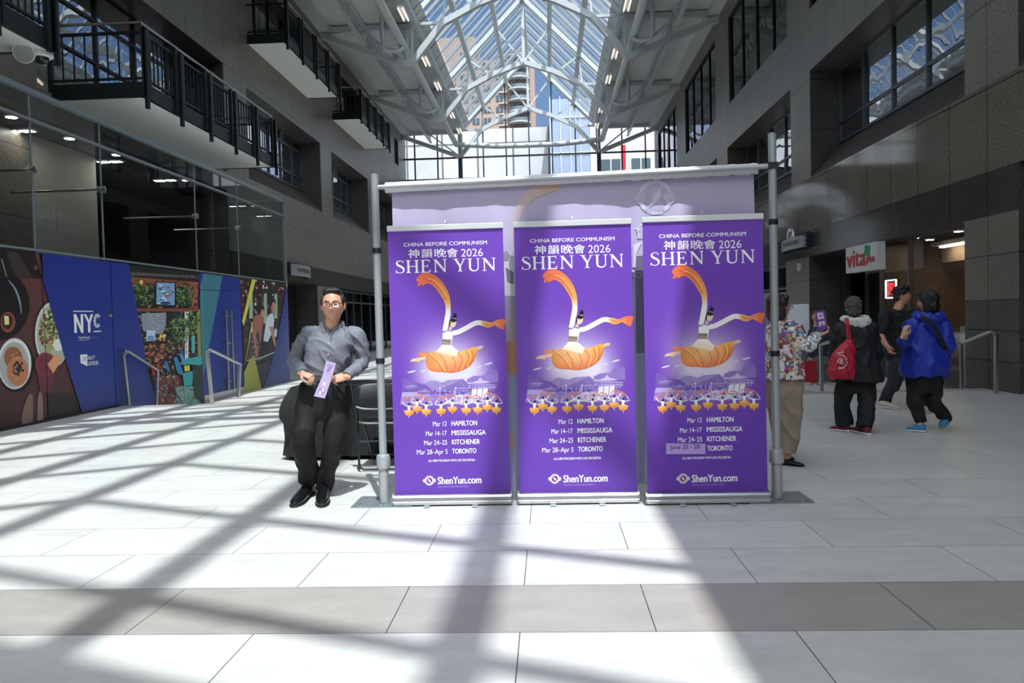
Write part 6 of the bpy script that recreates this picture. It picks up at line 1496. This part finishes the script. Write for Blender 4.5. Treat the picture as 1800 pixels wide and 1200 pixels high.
add_hand(b, wl, (-.2,-.3,.9), (.8,.4,0), (.3,-.9,0), (.8,)*4, .8, .86); add_hand(b, wr, (-.8,.5,-.2), (.3,.8,0), (0,0,.9), (.7,)*4, .7, .86)
hl, kl, al = q8(1612,674), q8(1610,712,-.02), fz(1618,759,.085); hr, kr, ar = q8(1638,672,.06), q8(1641,706,.0), q8(1664,738,.12)
for A in ((hl,kl,al),(hr,kr,ar)): limb(b, A, [.066,.048,.034])
grow(b, 'body', skin, uw, .007, 3); face(HC5, HR5, uw, .97)
h = MB(); T5 = lambda x, y, z: HC5+HR5 @ Vector((x,y,z)); blob(h, T5(0,.020,.036), (.096,.106,.100), HR5); blob(h, T5(0,.045,-.05), (.095,.075,.100), HR5); blob(h, T5(0,-.05,.09), (.07,.045,.034), HR5)
for sx in (-1,1): blob(h, T5(sx*.075,.015,-.05), (.028,.055,.085), HR5)
grow(h, 'hair', hair_blk, uw, .006, 2, .008, 22, (1,1,.4))
bj = M('bright_blue_jacket', (28,52,168), .55, noise=.05, nscale=10, bump=.3, bscale=14)
b = MB(); torso(b, [(q8(1625,660),.255,.19),(q8(1626,646),.262,.195),(q8(1628,615),.245,.18),(q8(1630,590),.235,.165),(q8(1630,572),.205,.14),(q8(1630,562),.13,.11),(q8(1630,556),.09,.09)], .25, 30)
limb(b, [sl.lerp(q8(1630,574),.25), sl, sl.lerp(el,.55), el, el.lerp(wl,.6)], [.08,.080,.072,.066,.052]); limb(b, [sr.lerp(q8(1630,574),.25), sr, sr.lerp(er,.55), er, er.lerp(wr,.7)], [.08,.080,.072,.066,.052])
o = grow(b, 'jacket', bj, uw, .009, 2, .022, 6, (1,1,.7), 13.)
b = MB()
for i in range(17):
    t_ = 2*PI*i/17; bk_ = max(0, -math.sin(t_)); p = q8(1630,555)+Vector((.120*math.cos(t_)*(1+.15*bk_), .085*math.sin(t_)-.04*bk_, .012-.045*bk_)); blob(b, p, (.046+.020*bk_,.042,.040+.026*bk_), None, 10, 8)
grow(b, 'hood', bj, uw, .009, 3, .014, 14)
m = MB(); sp_ = [q8(1618,556,-.21), q8(1628,562,-.235), q8(1645,580,-.235), q8(1655,598,-.21), q8(1663,616,-.14)]
m.tube([tuple(p) for p in smoothpath([tuple(p) for p in sp_],5)], .024, 10, flat=.3, up=(0,1,0)); m.build('strap', M('black_strap', (20,20,24), .7), uw, 60)
m = MB(); m.prism([q8(1601,630,-.24), q8(1603,630,-.24), q8(1600,648,-.25), q8(1598,648,-.25)], (0,.004,0)); m.build('pocket_zip', M('black_strap', (20,20,24), .7), o)
b = MB(); torso(b, [(q8(1624,690),.14,.11),(q8(1625,664),.185,.145),(q8(1626,650),.18,.14)], .2, 24)
for A, r in (((hl,kl,al),(.112,.084,.060)),((hr,kr,ar),(.112,.086,.058))): limb(b, [A[0], A[0].lerp(A[1],.5), A[1], A[1].lerp(A[2],.5), A[2]+Vector((0,0,.02))], [r[0],.094,r[1],.068,r[2]], hem=True)
grow(b, 'trousers', pn, uw, .009, 2, .015, 8, (1,1,.6), 3.)
socks(uw, (al, ar), M('white_sock', (212,212,212), .9), .037)
lb, gs, pk = M('light_blue_mesh', (70,132,180), .6), M('grey_blue_sole', (120,140,158), .6), M('pink_lace', (206,110,130), .6)
hh, tt = on_z(1627,760,0), on_z(1593,757,0); o = shoe(uw, hh, tt, (lb,ws), .078, .045, sole=.028); laces(o, hh, tt, pk)
hh, tt = q8(1668,735,.16), q8(1655,752,.02); tt.z = .03; o = shoe(uw, hh, tt, (lb,gs), .078, .045, sole=.03, up=(-.3,-.4,.8)); laces(o, hh, tt, pk, up=(-.3,-.4,.8))
m = MB()
for i in range(3): c_ = q8(1590+2.2*i,577+i,-.33); m.tube([c_, c_+Vector((-.03-.01*i,.02,-.10))], [.012,.010], 8)
o = tag(m.build('folded_paper', M('cream_paper', (206,186,132), .7)), 'rolled cream paper held by the woman in the blue jacket', 'paper')

# ---- distant person with a red paper bag, behind the raised flyer
DY_ = 16.4; qd = lambda x, y, dy=0.: on_y(x, y, DY_+dy)
gd = qd(1438,684); dp = empty('person', (gd.x,DY_,-.18), 'distant person in navy jacket and grey trousers carrying a red paper bag', 'person')
HC6, HR6 = qd(1434,556), head_rot(-.5,.05)
b = MB(); add_head(b, HC6, HR6, .97); limb(b, [qd(1436,575), HC6-Z*.05], [.058,.052]); torso(b, [(qd(1442,635),.14,.10),(qd(1442,600),.14,.10),(qd(1440,580),.16,.09),(qd(1437,572),.07,.06)])
sl, el, wl = qd(1427,583), qd(1424,607), qd(1424,630,-.05); sr, er, wr = qd(1455,583), qd(1459,607), qd(1458,628)
for A in ((sl,el,wl),(sr,er,wr)): limb(b, A, [.045,.036,.028])
for w_ in (wl,wr): add_hand(b, w_, (0,-.1,-1), (1,0,0), (0,-1,0), (.8,)*4, .6, .9)
hl, al = qd(1434,635), qd(1432,677); hr, ar = qd(1449,635,.05), qd(1452,672,.2)
for h_, a_ in ((hl,al),(hr,ar)): limb(b, [h_, h_.lerp(a_,.5), a_], [.07,.05,.036])
grow(b, 'body', skin, dp, .009, 3); face(HC6, HR6, dp, .97)
h = MB(); blob(h, HC6+HR6 @ Vector((0,.02,.04)), (.088,.098,.095), HR6); blob(h, HC6+HR6 @ Vector((0,.05,-.02)), (.08,.055,.08), HR6); grow(h, 'hair', hair_blk, dp, .009, 2)
b = MB(); torso(b, [(qd(1442,624),.21,.15),(qd(1442,600),.20,.15),(qd(1440,582),.20,.13),(qd(1437,574),.10,.09)])
for A in ((sl,el,wl),(sr,er,wr)): limb(b, [A[0],A[1],A[2]+Z*.06], [.08,.07,.055])
grow(b, 'jacket', M('navy_jacket', (30,38,68), .7), dp, .011, 2, .01, 8)
b = MB(); torso(b, [(qd(1442,640),.15,.12),(qd(1442,622),.17,.13)])
for h_, a_ in ((hl,al),(hr,ar)): limb(b, [h_, h_.lerp(a_,.5), a_+Z*.05], [.11,.09,.07])
grow(b, 'trousers', M('grey_trousers', (104,104,104), .8), dp, .011, 2, .01, 8)
for a_ in (al,ar): shoe(dp, (a_.x+.02,a_.y+.06,-.18), (a_.x-.06,a_.y-.18,-.18), (M('grey_sneaker', (150,150,150), .6),ws))
pbg = empty('paper_bag', tuple(qd(1424,672)), 'red paper carrier bag held by the distant person in the navy jacket', 'bag'); c_ = qd(1424,653,-.08); hw, hh_ = .115, .22
m = MB(); m.box(c_.x-hw,c_.x+hw,c_.y-.05,c_.y+.05,c_.z-hh_,c_.z+hh_); m.build('bag_body', M('red_paper', (158,24,40), .5), pbg)
m = MB(); m.tube([(c_.x-.05,c_.y,c_.z+hh_), (c_.x-.02,c_.y,c_.z+hh_+.10), (c_.x+.02,c_.y,c_.z+hh_+.10), (c_.x+.05,c_.y,c_.z+hh_)], .006, 6); m.build('handle', M('paper_cord', (210,200,190), .7), pbg)
